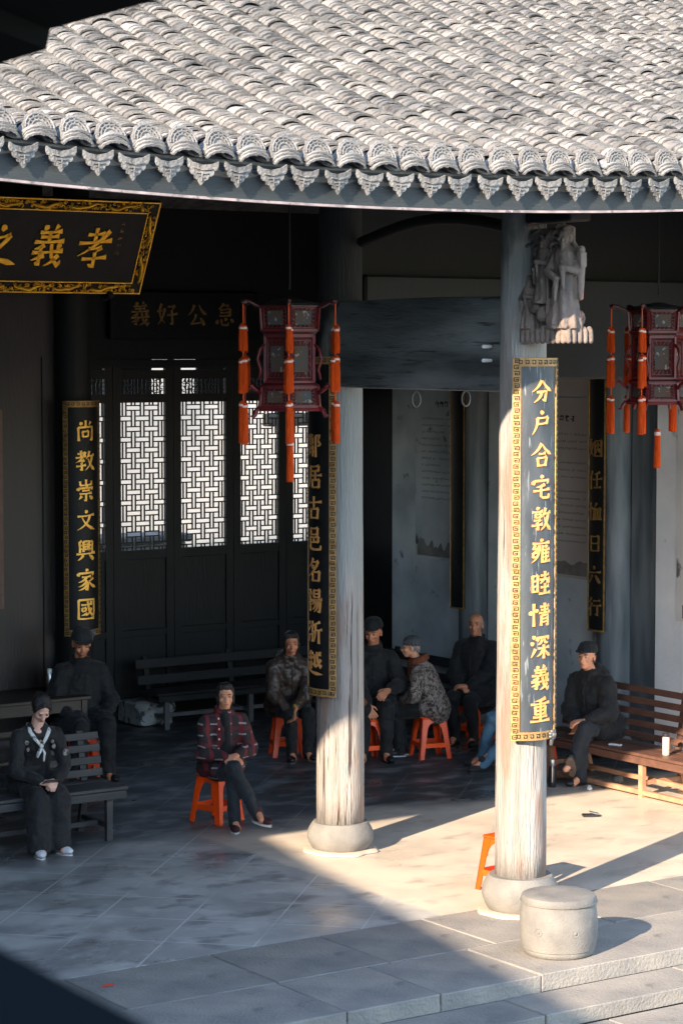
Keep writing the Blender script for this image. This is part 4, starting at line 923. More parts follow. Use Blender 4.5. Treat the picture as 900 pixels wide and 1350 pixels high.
# ------------------------------------------------------------------ palace lanterns
def lantern(label, x, y, rz, zt=4.46):
    t = thing('palace_lantern', label, 'lantern', (x, y, zt), rz, 'red palace lanterns hung in the veranda')
    def hexpts(r, z, ph=0): return [V((r*math.cos(ph+k*PI/3), r*math.sin(ph+k*PI/3), z)) for k in range(6)]
    def drum(name, r, z0, z1, taper=1.0, edge=.016):
        fr = MB(); A = hexpts(r, z0); B = hexpts(r*taper, z1)
        for k in range(6):
            fr.seg(A[k], B[k], edge, edge); fr.seg(A[k], A[(k+1)%6], edge*.9, edge*1.2); fr.seg(B[k], B[(k+1)%6], edge*.9, edge*1.2)
        f = fr.build(name+'_frame', M['lantern_edge'], t)
        for k in range(6):
            a, b, c, d = A[k]*.97, A[(k+1)%6]*.97, B[(k+1)%6]*.97, B[k]*.97
            for q in (a, b): q.z = z0
            for q in (c, d): q.z = z1
            mid = (a+b+c+d)/4; nrm = V((mid.x, mid.y, 0)).normalized()
            MB().add([a, b, c, d, a-nrm*.006, b-nrm*.006, c-nrm*.006, d-nrm*.006], [(0,1,2,3),(4,7,6,5),(0,4,5,1),(1,5,6,2),(2,6,7,3),(3,7,4,0)]).build('panel', M['lantern_panel'], f)
            # painted inner picture and fretted border, proud of the panel
            ins = [mid+(q-mid)*.56+nrm*.003 for q in (a,b,c,d)]
            MB().add(ins+[q-nrm*.003 for q in ins], [(0,1,2,3),(0,4,5,1),(1,5,6,2),(2,6,7,3),(3,7,4,0)]).build('picture', M['lantern_pic'], f)
            g_ = MB(); q = [mid+(p-mid)*.80+nrm*.004 for p in (a,b,c,d)]
            for i in range(4): g_.seg(q[i], q[(i+1)%4], .005, .005)
            for i in range(4):
                for j in range(4):
                    p0 = q[i].lerp(q[(i+1)%4], (j+.2)/4); p1 = mid+(p0-mid)*.78; g_.seg(p0, p1.lerp(q[(i+1)%4]*.78+mid*.22, .12), .005, .004)
            g_.build('fretwork', M['lantern_edge'], f)
        return f
    drum('crown', .235, -.24, -.06, 1.06); drum('body', .205, -.62, -.28, 1.0, .02); drum('base', .25, -.80, -.65, .94, .02)
    MB().lathe([(.05,-.06),(.27,-.062),(.26,-.045),(.12,-.02),(.03,.0)], 6).build('lid', M['black_wood'], t)
    MB().lathe([(.19,-.285),(.215,-.27),(.235,-.25),(.235,-.245)], 6).build('collar', M['lantern'], t)
    MB().lathe([(.23,-.655),(.25,-.645),(.215,-.625),(.20,-.62)], 6).build('collar', M['lantern'], t)
    MB().lathe([(.26,-.83),(.27,-.81),(.25,-.80)], 6).build('foot_ring', M['lantern_edge'], t)
    MB().tube([(0,0,.06),(0,0,1.15)], .008, 6).build('hanging_cord', M['black_wood'], t)
    for k in range(6):
        a = k*PI/3; d = V((math.cos(a), math.sin(a), 0))
        # carved dragon-head arms at crown and base
        h = MB().tube([d*.20+V((0,0,-.08)), d*.28+V((0,0,-.06)), d*.34+V((0,0,-.03)), d*.38+V((0,0,-.045)), d*.40+V((0,0,-.02))], [.014,.016,.014,.018,.008], 6)
        h.ell(d*.37+V((0,0,-.03)), (.022,.022,.02), n=6, m=4); h.build('arm', M['lantern'], t, smooth=True)
        h = MB().tube([d*.24+V((0,0,-.70)), d*.29+V((0,0,-.67)), d*.325+V((0,0,-.64)), d*.34+V((0,0,-.66))], [.014,.016,.016,.006], 6)
        h.build('carved_spur', M['lantern_edge'], t, smooth=True); h = MB().tube([d*.24+V((0,0,-.80)), d*.285+V((0,0,-.83)), d*.30+V((0,0,-.87)), d*.325+V((0,0,-.865))], [.016,.016,.014,.006], 6)
        h.build('carved_spur', M['lantern_edge'], t, smooth=True); h = MB().tube([d*.205+V((0,0,-.34)), d*.25+V((0,0,-.38)), d*.27+V((0,0,-.45)), d*.24+V((0,0,-.53)), d*.26+V((0,0,-.60))], [.01,.012,.01,.012,.008], 6)
        h.build('carved_spur', M['lantern_edge'], t, smooth=True)
        p = d*.385
        MB().tube([p+V((0,0,-.03)), p+V((0,0,-.93))], .005, 5).build('tassel_cord', M['cord'], t)
        for zz, L, w in ((-.20,.20,.024),(-.43,.26,.027),(-.755,.31,.025)):
            for j in range(3 if zz < -.3 and zz > -.6 else 2):
                aa = j*2.1+k; ofs = V((math.cos(aa), math.sin(aa), 0))*.012; zj = zz+rnd.uniform(-.012,.012)
                tm = MB().lathe([(.004,0),(w*.75,-.012),(w*.8,-.035),(w*.85,-.05),(w*1.0,-.10),(w*1.05,-L+.01),(w*.95,-L),(.004,-L+.004)], 10, c=(p.x+ofs.x, p.y+ofs.y, zj))
                tt = tm.build('tassel', M['tassel'], t, smooth='auto')
                MB().lathe([(w*.80,-.024),(w*.90,-.025),(w*.93,-.040),(w*.84,-.041)], 10, c=(p.x+ofs.x, p.y+ofs.y, zj)).build('band', M['tassel_band'], tt, smooth=True)
    # long central tassel
    MB().tube([(0,0,-.80),(0,0,-1.06)], .003, 5).build('tassel_cord', M['bench_leg'], t)
    tt = MB().lathe([(.004,-1.03),(.020,-1.04),(.024,-1.07),(.026,-1.12),(.031,-1.33),(.028,-1.355),(.004,-1.35)], 10).build('tassel', M['tassel'], t, smooth='auto')
    MB().lathe([(.0235,-1.056),(.025,-1.057),(.027,-1.085),(.025,-1.086)], 10).build('band', M['tassel_band'], tt, smooth=True)
    return t
lantern('red palace lantern left of the second column, corner turned to us, orange tassels', -1.27, -1.2, math.atan2(-.825,-.565)+.0)
lantern('red palace lantern at the right edge, one flat face turned to us, orange tassels', 2.30, -1.23, math.atan2(-.825,-.565)+PI/6+.05)

# ------------------------------------------------------------------ stone drum
sd = thing('stone_drum_seat', 'squat grey stone drum seat beside the front column', 'stone seat', (-.66,-3.58,0))
MB().lathe([(.215,.0),(.235,.012),(.243,.035),(.243,.045),(.25,.05),(.262,.12),(.266,.20),(.262,.28),(.252,.345),(.250,.352),(.262,.358),(.262,.366)], 48, wob=.01).build('body', M['stone'], sd, smooth='auto')
MB().lathe([(.257,.366),(.256,.388),(.248,.403),(.232,.409),(.12,.413),(.02,.414)], 48, wob=.012).build('rim_top', M['stone'], sd, smooth='auto')
for a in (math.atan2(-.825,-.565)-.62, math.atan2(-.825,-.565)+.35, .6, 2.2):
    k = MB(); c = V((.264*math.cos(a), .264*math.sin(a), .19)); nn = V((math.cos(a), math.sin(a), 0)); tt_ = V((-math.sin(a), math.cos(a), 0))
    k.tube([c+(tt_*math.cos(q*PI/8)+V((0,0,1))*math.sin(q*PI/8))*.026 for q in range(17)], .004, 6, False); k.ell(c, (.011,.011,.011), n=8, m=6)
    k.build('boss', M['stone'], sd, smooth=True)

# ------------------------------------------------------------------ orange stools
def make_stool(label, loc, rz, h=.42):
    t = thing('plastic_stool', label, 'stool', loc, rz, 'orange plastic stools'); t.scale = (1,1,h/.42)
    a, bq = .125, .170                                               # half width top / bottom
    MB().rbox((0,0,.408),(.27,.27,.024),.010).build('seat', M['orange'], t, smooth='auto')
    def hw(z): return bq+(a-bq)*z/.40
    for sx, sy in ((1,1),(-1,1),(-1,-1),(1,-1)):
        g = MB()                                                     # L-section leg
        for ax in (0, 1):
            v = []
            for z, wd in ((0,.048),(.13,.054),(.28,.058),(.40,.080)):
                o_ = hw(z); i_ = o_-.009; w_ = o_-wd
                q = [(o_,o_),(w_,o_),(w_,i_),(o_,i_)] if ax == 0 else [(o_,o_),(o_,w_),(i_,w_),(i_,o_)]
                v += [(sx*p, sy*r_, z) for p, r_ in q]
            f = [(0,1,2,3),(12,13,14,15)]+[(i*4+k, i*4+(k+1)%4, i*4+4+(k+1)%4, i*4+4+k) for i in range(3) for k in range(4)]
            g.add(v, f)
        g.build('leg', M['orange'], t)
    for r_ in range(4):
        rot = Matrix.Rotation(r_*PI/2, 3, 'Z')
        o1 = hw(.135); MB().rbox(rot @ V((0, o1-.006, .135)), (2*o1-.09, .010, .048), .003, rot).build('stretcher', M['orange'], t)
        poly = [(-.09,.40),(.09,.40),(.095,.30)]; n = 10
        poly = [(-.105,.398),(.105,.398),(.107,.26)]+[(.078*math.cos(PI*i/n), .26+.105*math.sin(PI*i/n)) for i in range(n+1)]+[(-.107,.26)]
        MB().prism(poly, .008, lambda u, v, d: rot @ V((u, hw(v)-.004-d, v))).build('apron', M['orange'], t)
    return t
TC = V((-.565,-.825,0)); PR = V((.825,-.565,0))
def yaw(phi):
    f = TC*math.cos(R(phi))+PR*math.sin(R(phi)); return math.atan2(f.y, f.x)-PI/2
make_stool('orange stool under the woman in the red plaid jacket', (-.20,1.60,0), R(18), .41)
make_stool('orange stool under the woman in the brown padded jacket', (2.12,4.05,0), yaw(10), .42)
make_stool('orange stool half hidden behind the second column, under the man in the black cap', (2.62,3.38,0), yaw(20), .42)
make_stool('orange stool under the person in the leopard print jacket', (3.25,3.16,0), yaw(-72), .42)
make_stool('orange stool under the bald man', (4.22,3.72,0), yaw(-35), .42)
make_stool('empty orange stool peeping out left of the front column foot', (.225,-1.90,0), R(6), .42)
make_stool('orange stool behind the slatted bench, under the old man in the cap at left', (-.13,4.22,0), yaw(20), .42)
make_stool('orange stool behind the front column, under the person in jeans', (3.86,2.26,0), yaw(-60), .42)

# ------------------------------------------------------------------ benches
def bench(label, loc, rz, L, seat_h, depth, back_h, m, leg_m=None, slats=4, sw=.055, rail_m=None, leg_at=None, seat_slats=3, low_rails=True, group=None):
    """x along the bench, y towards the back, origin at front left foot line"""
    leg_m = leg_m or m; rail_m = rail_m or leg_m
    t = thing('slatted_bench', label, 'bench', loc, rz)
    if group: t['group'] = group
    w = depth/seat_slats
    for i in range(seat_slats): MB().rbox((L/2, w*(i+.5), seat_h-.014+rnd.uniform(-.002,.002)), (L, w-.012, .028), .004).build('seat_slat', M[m], t)
    MB().rbox((L/2, .008, seat_h-.062), (L-.04, .026, .066), .004).build('seat_rail', M[m], t)
    at = leg_at or (.16, L-.16)
    rec = .10
    for x in at:
        MB().seg((x,.055,0),(x,.055,seat_h-.028),.055,.045,(0,1,0)).build('leg', M[leg_m], t)
        MB().seg((x,depth+.10,0),(x,depth-.01,seat_h-.03),.055,.04,(0,1,0)).build('leg', M[leg_m], t)
        MB().seg((x,depth+.012,seat_h-.1),(x,depth+rec+.012,seat_h+back_h),.055,.035,(0,1,0)).build('back_post', M[m], t)
        MB().seg((x,.075,.13),(x,depth+.04,.13),.03,.04).build('side_rail', M[rail_m], t)
    for i in range(slats):
        z = seat_h+back_h-(i+.5)*(back_h/slats)+.01; u = (z-seat_h)/back_h
        MB().rbox((L/2, depth-.022+rec*u, z), (L, .018, min(sw, back_h/slats-.01)), .004, Matrix.Rotation(-R(10), 3, 'X')).build('back_slat', M[m], t)
    if low_rails:
        MB().rbox((L/2, .055, .045), (L-.05, .05, .045), .004).build('floor_rail', M[rail_m], t)
    MB().seg((at[0], depth*.5, .13), (at[-1], depth*.5, .13), .04, .04).build('long_rail', M[rail_m], t)
    return t
# left: phone woman's bench (faces -Y)
bench('grey slatted bench with the woman looking at her phone', (-3.35,1.32,0), 0, 2.12, .45, .46, .40, 'bench_grey', slats=4, sw=.062, leg_at=(.3,1.96), low_rails=False, seat_slats=4)
# right: along side wall facing -X
rb = bench('long brown slatted bench by the side wall, half in sunlight', (3.50,1.95,0), -PI/2, 4.2, .405, .47, .52, 'bench_brown', 'bench_pale', slats=5, sw=.062, rail_m='bench_pale', leg_at=(.30,1.62,2.95,3.95))
bench('dark slatted bench standing against the rear wall', (1.78,6.05,0), 0, 2.3, .40, .42, .34, 'bench_dark', 'bench_leg', slats=2, sw=.10, leg_at=(.14,1.2,2.1), low_rails=False)
bench('second dark bench beside it, mostly hidden by the seated woman', (4.2,5.9,0), -PI/2+.02, 1.6, .40, .40, .34, 'bench_dark', slats=2, sw=.10, low_rails=False)

# ------------------------------------------------------------------ desk
dk_ = thing('wooden_desk', 'dark wooden desk behind the slatted bench at left', 'desk', (-1.3,4.6,0))
MB().rbox((.2,-.2,.785),(1.9,.9,.035),.006).build('desk_top', M['desk'], dk_)
for x in (-.7,1.1):
    for y in (-.58,.18): MB().box((x,y,.383),(.055,.055,.766)).build('leg', M['desk'], dk_)
for y in (-.58,.18):
    for z, h in ((.71,.11),(.50,.05),(.22,.04)): MB().box((.2,y,z),(1.74,.03,h)).build('rail', M['desk'], dk_)
for x in (-.7,1.1):
    for z in (.70,.30): MB().box((x,-.2,z),(.03,.70,.06)).build('side_rail', M['desk'], dk_)
tb_ = thing('thermos_flask', 'slim silver flask standing on the dark desk', 'flask', (-.42,4.28,.803))
MB().lathe([(.026,0),(.028,.01),(.028,.17),(.022,.19)], 14).build('body', M['silver'], tb_, smooth='auto'); MB().lathe([(.022,.19),(.024,.195),(.024,.235),(.018,.24)], 14).build('lid', M['white_plastic'], tb_, smooth='auto')
t = thing('thermos_flask', 'steel flask standing on the floor just right of the front column', 'flask', (3.20,1.18,0))
MB().lathe([(.034,0),(.037,.01),(.037,.17),(.028,.20)], 14).build('body', M['dark_plastic'], t, smooth='auto'); MB().lathe([(.028,.20),(.031,.205),(.031,.26),(.02,.268)], 14).build('lid', M['silver'], t, smooth='auto')
MB().rbox((-.03,-.035,.13),(.012,.012,.16),.003).build('handle', M['silver'], t)
t = thing('tea_bottle', 'beige bottle with a dark cap on the right bench', 'bottle', (3.66,.13,.407))
MB().lathe([(.030,0),(.033,.01),(.033,.15),(.030,.165)], 16).build('body', M['cup'], t, smooth='auto'); MB().lathe([(.030,.165),(.033,.168),(.033,.195),(.028,.20)], 16).build('cap', M['dark_plastic'], t, smooth='auto')
t = thing('paper_packet', 'small white packet lying on the brown bench seat', 'packet', (3.62,.78,.407)); 
MB().rbox((0,0,.008),(.05,.12,.016),.003,Matrix.Rotation(.4,3,'Z')).build('packet', M['white_plastic'], t)
t = thing('dropped_case', 'small dark case lying open on the sunlit floor', 'case', (2.58,-.10,0)); t.rotation_euler = (0,0,-.5)
MB().rbox((0,0,.012),(.15,.075,.022),.006).build('lower_half', M['dark_plastic'], t); MB().rbox((.03,.005,.032),(.085,.06,.012),.004,Matrix.Rotation(.25,3,'Y')).build('lens', M['silver'], t)
t = tag(MB().rbox((3.38,.86,.015),(.05,.035,.03),.008).add(MB().ell((3.41,.90,.02),(.018,.02,.02)).v, MB().ell((3.41,.90,.02),(.018,.02,.02)).f).build('crumpled_tissue', M['white_plastic']), 'scrap of white tissue on the floor before the right bench', 'tissue')
t = tag(MB().prism([(-.04,-.012),(.03,-.02),(.045,.008),(-.01,.018)], .004, lambda u,v,d: (-3.59+u*1.2,-2.60+v*1.2,.004+d)).build('sweet_wrapper', M['red_wrap']), 'tiny red wrapper on the paving at lower left', 'wrapper')
t = remesh(MB().box((0,0,.13),(.40,.5,.24)).ell((.16,-.2,.2),(.1,.1,.1)).ell((-.12,-.2,.22),(.12,.1,.06)).ell((.02,-.24,.1),(.16,.05,.1)), 'limewashed_block', M['white_block'], None, .02, 2, .03, .12, (1.95,6.62,0))
tag(t, 'chipped white stone block at the foot of the rear wall', 'stone block')
t = tag(MB().ell((0,0,.05),(.055,.045,.05)).ell((.03,.02,.09),(.02,.02,.02),n=6,m=4).build('small_gourd', M['bench_leg'], smooth=True, loc=(3.78,.92,0)), 'small grey pot under the right bench', 'pot')

# ------------------------------------------------------------------ people
def ik(a, b, l1, l2, pole):
    a = V(a); b = V(b); d = b-a; L = min(d.length, (l1+l2)*.995); d.normalize(); b = a+d*L
    x = (l1*l1-l2*l2+L*L)/(2*L); h = math.sqrt(max(0, l1*l1-x*x)); p = V(pole); p = (p-d*p.dot(d)).normalized()
    return a+d*x+p*h, b
def person(label, loc, phi, seat=.42, lean=10, side=0, head_yaw=0, head_pitch=0, head_roll=0, skin='skin', coat='black_cloth', trousers='black_cloth', hair=None, hat=None,
           hands=((-.10,.40,.56),(.10,.40,.56)), feet=((-.11,.52),(.11,.52)), knees=None, coat_len=.20, bulk_=1.0, collar=True, hood=False, shoe='shoe_black', sole=None,
           palm=None, sc=1.0, folds=.034, shin_w=1.0, extra=None, cross=False, foot_z=(0,0), foot_dir=None, glasses=False, twist=0, curl=1.0):
    t = thing('person', label, 'person', loc, yaw(phi)); t.scale = (sc, sc, sc)
    s_ = seat/sc; q = R(lean)
    HIP = [V((sx*.095, .0, s_+.085)) for sx in (-1,1)]
    up_ = V((math.sin(R(side)), math.sin(q), math.cos(q)*math.cos(R(side)))).normalized(); pel = V((0,0,s_+.10))
    chest = pel+up_*.34; nk = pel+up_*.50; tw = Matrix.Rotation(R(twist), 3, 'Z')
    SH = [nk+tw @ V((sx*.165, 0, -.075)) for sx in (-1,1)]
    hc = nk+V((up_.x*.1, up_.y*.16+.035, .168))                      # head centre
    HR = Euler((R(head_pitch), R(head_roll), R(head_yaw)), 'XYZ').to_matrix()
    def H(x, y, z): return hc+HR @ V((x, y, z))
    KN = []; AN = []
    for i, sx in enumerate((-1,1)):
        fx, fy = feet[i]; an = V((fx, fy-.04, .09+foot_z[i])); pole = V((0,1,.8))
        kn, an = ik(HIP[i], an, .43, .40, pole)
        if knees: kn = V(knees[i])
        KN.append(kn); AN.append(an)
    EL = []; WR = []
    for i, sx in enumerate((-1,1)):
        el, wr = ik(SH[i], hands[i], .28, .245, V((sx*.8, -.4, -.7))); EL.append(el); WR.append(wr)
    b = MB()
    # head
    b.ell(H(0,-.012,.035), (.073,.090,.082), HR, 16, 12); b.ell(H(0,.022,-.025), (.060,.066,.078), HR, 14, 10); b.ell(H(0,.045,-.082), (.034,.034,.028), HR)
    b.cap(H(0,.080,.004), H(0,.101,-.034), .009, .0145, 8); b.cap(H(-.034,.077,.022), H(.034,.077,.022), .011, .011, 8)
    for sx in (-1,1): b.ell(H(sx*.038,.060,-.028), (.021,.021,.019), HR); b.ell(H(sx*.074,-.008,-.008), (.010,.019,.031), HR); b.ell(H(sx*.012,.092,-.036), (.008,.009,.007), HR)
    b.ell(H(0,.080,-.060), (.024,.012,.006), HR); b.ell(H(0,.078,-.071), (.021,.012,.007), HR)
    b.cap(H(0,-.012,-.05), nk+V((0,-.005,-.02)), .050, .056, 12)
    # trunk, arms and legs under the clothes
    b.cap(pel, chest, .10, .105, 14, .8); b.cap(chest, nk+V((0,0,-.05)), .105, .07, 14)
    for i, sx in enumerate((-1,1)):
        b.cap(nk+V((0,0,-.06)), SH[i], .05, .042); b.cap(SH[i], EL[i], .042, .034); b.cap(EL[i], WR[i], .036, .025)
        b.cap(HIP[i], KN[i], .075, .052); b.cap(KN[i], AN[i], .050, .035); b.cap(AN[i], AN[i]+V((0,.10,-.055)), .034, .03)
        b.cap(pel, HIP[i], .08, .08)
        # hand: palm, four fingers with a bend, thumb on the inner side
        fd = (WR[i]-EL[i]).normalized()
        if palm and palm[i]: fd, nrm = V(palm[i][0]).normalized(), V(palm[i][1])
        else: fd = (fd+V((-sx*.35, .25, -.35))).normalized(); nrm = V((-sx*.5, -.1, -.85))
        nrm = (nrm-fd*nrm.dot(fd)).normalized(); sd_ = fd.cross(nrm).normalized()
        if sd_.x*sx > 0: sd_ = -sd_                                   # thumb side points inwards
        w0 = WR[i]; pc = w0+fd*.052
        for k in (-1.2,-.4,.4,1.2): b.cap(w0+fd*.006+sd_*k*.013, w0+fd*.088+sd_*k*.019, .0155, .0125, 8)
        for k, (o_, L_) in enumerate(((1.5,.070),(.5,.080),(-.5,.075),(-1.5,.058))):
            p0 = w0+fd*.086+sd_*o_*.0205; sp = sd_*o_*.003
            p1 = p0+(fd*math.cos(.45*curl)+nrm*math.sin(.45*curl))*L_*.5+sp; p2 = p1+(fd*math.cos(1.2*curl)+nrm*math.sin(1.2*curl))*L_*.5
            b.cap(p0, p1, .0095, .0088, 7); b.cap(p1, p2, .0088, .0078, 7)
        p0 = w0+fd*.028+sd_*.030; p1 = p0+(fd*.7+sd_*.65+nrm*.25).normalized()*.038; p2 = p1+(fd*.95+sd_*.1+nrm*.3).normalized()*.032
        b.cap(w0+fd*.012+sd_*.014, p0, .015, .0125, 7); b.cap(p0, p1, .0115, .010, 7); b.cap(p1, p2, .010, .008, 7)
    body = remesh(b, 'body', M[skin], t, .0068, 1)
    # face details
    for sx in (-1,1):
        MB().ell(H(sx*.030,.0835,.003), (.0115,.005,.0036), HR, 8, 6).build('eye', M['eye'], t, smooth=True)
        MB().cap(H(sx*.018,.0885,.0235), H(sx*.046,.080,.0245), .0038, .0028, 6).build('eyebrow', M['hair'], t, smooth=True)
    MB().ell(H(0,.0905,-.0655), (.021,.005,.0045), HR, 10, 6).build('mouth', M['lip'], t, smooth=True)
    # trousers
    b = MB(); b.ell(pel+V((0,-.01,-.03)), (.17*bulk_,.125,.105), None, 14, 10)
    for i, sx in enumerate((-1,1)):
        b.cap(HIP[i], KN[i], .098, .074*(.9+.1*shin_w), 14); b.cap(KN[i], AN[i]+V((0,.004,-.032)), .072*(.85+.15*shin_w), .056*shin_w, 14)
        if shin_w > 1.2: b.cap(KN[i]+V((0,.0,-.05)), AN[i]+V((0,.01,-.035)), .075*shin_w*.85, .072*shin_w*.9, 14)
    b.v = [(x, y, max(z, .035)) for x, y, z in b.v]
    remesh(b, 'trousers', M[trousers], t, .012, 2, folds, .09)
    # coat
    b = MB(); B = bulk_
    b.cap(pel+V((0,-.005,-.02)), pel+up_*.18, .165*B, .155*B, 18, .84); b.cap(pel+up_*.15, chest+V((0,-.005,0)), .155*B, .152*B, 18, .80)
    b.cap(chest, nk+V((0,-.01,-.05)), .15*B, .085, 16, .8); b.cap(SH[0]+V((.05,0,.0)), SH[1]+V((-.05,0,.0)), .072*B, .072*B, 12); b.cap(SH[0]+V((.07,-.01,.02)), nk+V((0,-.01,.0)), .055, .06, 12); b.cap(SH[1]+V((-.07,-.01,.02)), nk+V((0,-.01,.0)), .055, .06, 12)
    for i, sx in enumerate((-1,1)):
        b.cap(SH[i], EL[i], .066*B, .060*B, 14); b.cap(EL[i], WR[i]-(WR[i]-EL[i])*.10, .063*B, .047, 14)
        k = HIP[i].lerp(KN[i], min(.95, coat_len/.43)); b.cap(HIP[i]+V((0,0,.01)), k+V((sx*.01,0,.005)), .125*B, .112, 14)
    if coat_len > .1: b.ell(pel+V((0,coat_len*.4,-.01)), (.17*B, .10+coat_len*.35, .085), None, 14, 8)
    if collar:
        n_ = 14; a_ = nk+V((0,.012,.022))
        for k in range(n_):
            u = 2*PI*k/n_; c_ = a_+V((.066*math.cos(u), .062*math.sin(u), .010+(.02 if math.sin(u) < 0 else -.012))); b.ell(c_, (.026,.026,.034), None, 8, 6)
    if hood: b.ell(nk+V((0,-.085,.01)), (.13,.075,.085), None, 12, 8); b.cap(nk+V((-.10,-.03,.01)), nk+V((-.05,.07,-.05)), .04,.03); b.cap(nk+V((.10,-.03,.01)), nk+V((.05,.07,-.05)), .04,.03)
    ct = remesh(b, 'coat', M[coat], t, .0115, 2, folds*1.2, .10)
    # front seam of the coat
    if extra is None or 'noseam' not in extra:
        MB().tube([nk+V((0,.085,-.05)), chest+V((0,.135*B,.02)), pel+up_*.2+V((0,.148*B,0)), pel+V((0,.16*B,.06))], .0045, 5).build('zip', M['charcoal_cloth'], t)
    # shoes
    for i, sx in enumerate((-1,1)):
        fdv = V((sx*.22, 1, 0)).normalized() if not (foot_dir and foot_dir[i]) else V(foot_dir[i]).normalized()
        an = AN[i]; base = an+V((0,0,-.055)); side_ = fdv.cross(V((0,0,1))).normalized(); upv = side_.cross(fdv).normalized()
        rot = Matrix((side_, fdv, upv)).transposed()
        b = MB(); b.ell(base+fdv*.0, (.040,.06,.045), rot, 12, 8); b.ell(base+fdv*.10, (.046,.085,.034), rot, 12, 8); b.cap(base+fdv*.0+upv*.03, base+upv*.075, .042, .043)
        b.cap(base-fdv*.02, base+fdv*.13, .038, .034)
        if not (foot_dir and foot_dir[i]): b.v = [(x, y, max(z, .014+foot_z[i])) for x, y, z in b.v]
        sh = remesh(b, 'shoe', M[shoe], t, .009, 1)
        pts = []
        for k in range(16):
            u = 2*PI*k/16; pts.append((.044*math.cos(u), .055+.125*math.sin(u)))
        lowz = -.034
        MB().prism(pts, .020, lambda u, v, d: base+side_*u+fdv*v+upv*(lowz-.012+d)).build('sole', M[sole or 'shoe_black'], sh)
    # hair / hat
    if hair:
        m_, style = hair
        b = MB()
        if style == 'bald':
            for sx in (-1,1): b.ell(H(sx*.064,-.030,.010), (.018,.055,.042), HR, 10, 8)
            b.ell(H(0,-.085,.0), (.055,.022,.045), HR)
        elif style == 'short':
            b.ell(H(0,-.024,.046), (.083,.092,.085), HR, 18, 12)
            for sx in (-1,1): b.ell(H(sx*.068,-.022,-.005), (.018,.045,.055), HR)
            b.ell(H(0,-.065,-.025), (.070,.050,.065), HR); b.ell(H(-.070,.0,-.03), (.014,.03,.045), HR); b.ell(H(.070,.0,-.03), (.014,.03,.045), HR)
            for k in range(5): b.cap(H(-.045+.0225*k,.055-abs(k-2)*.006,.100), H(-.056+.028*k,.083-abs(k-2)*.010,.068+.004*(k%2)), .018, .006, 7)
        elif style == 'bun':
            b.ell(H(0,-.022,.043), (.080,.090,.085), HR, 18, 12); b.ell(H(0,-.06,-.01), (.068,.05,.06), HR)
            for sx in (-1,1): b.ell(H(sx*.064,.006,.025), (.018,.052,.052), HR)
            b.ell(H(0,-.115,.02), (.044,.038,.044), HR); b.ell(H(0,-.02,.082), (.068,.078,.045), HR)
            for sx in (-1,1): b.cap(H(sx*.012,.055,.098), H(sx*.058,.052,.055), .018, .014, 7)
        elif style == 'side':
            for sx in (-1,1): b.ell(H(sx*.066,-.028,.0), (.014,.042,.040), HR)
            b.ell(H(0,-.075,-.015), (.055,.028,.045), HR)
        remesh(b, 'hair', M[m_], t, .008, 1, .008, .02)
    if hat:
        m_, style = hat; b = MB()
        b.ell(H(0,-.015,.082), (.088,.102,.050), HR, 18, 10); b.lathe  # crown
        for k in range(18):
            u = 2*PI*k/18; b.ell(H(.080*math.cos(u), -.012+.096*math.sin(u), .062), (.016,.016,.024), HR, 8, 5)
        if style == 'cap':
            b.ell(H(0,-.015,.105), (.080,.09,.042), HR, 16, 8)
        else: b.ell(H(0,.02,.098), (.088,.095,.034), HR, 16, 8)
        hh_ = remesh(b, 'hat', M[m_], t, .008, 2)
        pts = [(.076*math.cos(PI*k/10), .074*math.sin(PI*k/10)**.8 if 0 < k < 10 else 0) for k in range(11)]
        MB().prism(pts, .007, lambda u, v, d: H(u, .066+v*.85, .056-v*.16+d)).build('visor', M[m_], hh_)
    t_ = dict(t=t, H=H, HR=HR, nk=nk, chest=chest, pel=pel, up=up_, WR=WR, EL=EL, SH=SH, KN=KN, AN=AN, B=B)
    return t_

# 1 woman looking at her phone
p = person('young woman in black with a white printed scarf looking down at her phone', (-2.00,1.62,0), 30, seat=.455, lean=22, head_yaw=-4, head_pitch=-44, skin='skin_fair', coat='black_cloth', trousers='black_cloth',
           hair=('hair','bun'), hands=((-.075,.40,.60),(.065,.41,.60)), feet=((-.085,.47),(.11,.50)), coat_len=.12, shoe='shoe_white', sole='shoe_white', shin_w=1.55, collar=False, extra=('noseam',), sc=.98,
           palm=(((.55,.7,-.1),(.3,-.2,-.9)),((-.55,.7,-.1),(-.3,-.2,-.9))), curl=1.3)
t = p['t']; nk = p['nk']; ch = p['chest']
b = MB()
for sx in (-1,1): b.tube([nk+V((sx*.075,-.03,.03)), nk+V((sx*.085,.06,-.03)), ch+V((sx*.05,.135,.06)), ch+V((sx*.008,.150,.005))], [.012,.019,.017,.012], 8, True, .6)
b.ell(ch+V((0,.156,.0)), (.020,.016,.020)); b.tube([ch+V((0,.155,-.01)), ch+V((-.022,.168,-.06)), ch+V((-.012,.17,-.13))], [.014,.026,.016], 8, True, .45); b.tube([ch+V((0,.155,-.01)), ch+V((.026,.165,-.05)), ch+V((.045,.165,-.095))], [.014,.024,.014], 8, True, .45)
b.build('scarf', M['scarf_white'], t, smooth=True)
for (x, z, r_) in ((-.115,.03,.020),(.115,.03,.018),(-.125,-.02,.018),(.105,-.03,.014)): MB().ell(ch+V((x,.118,z)), (r_,.008,r_*1.3), None, 8, 6).build('embroidered_patch', M['embroidery'], t, smooth=True)
MB().ell(p['EL'][0].lerp(p['SH'][0],.45)+V((-.015,.066,.0)), (.030,.010,.030), None, 10, 6).build('embroidered_patch', M['embroidery'], t, smooth=True)
ph_ = thing('mobile_phone', 'dark mobile phone held by the seated young woman', 'phone', (0,0,0))
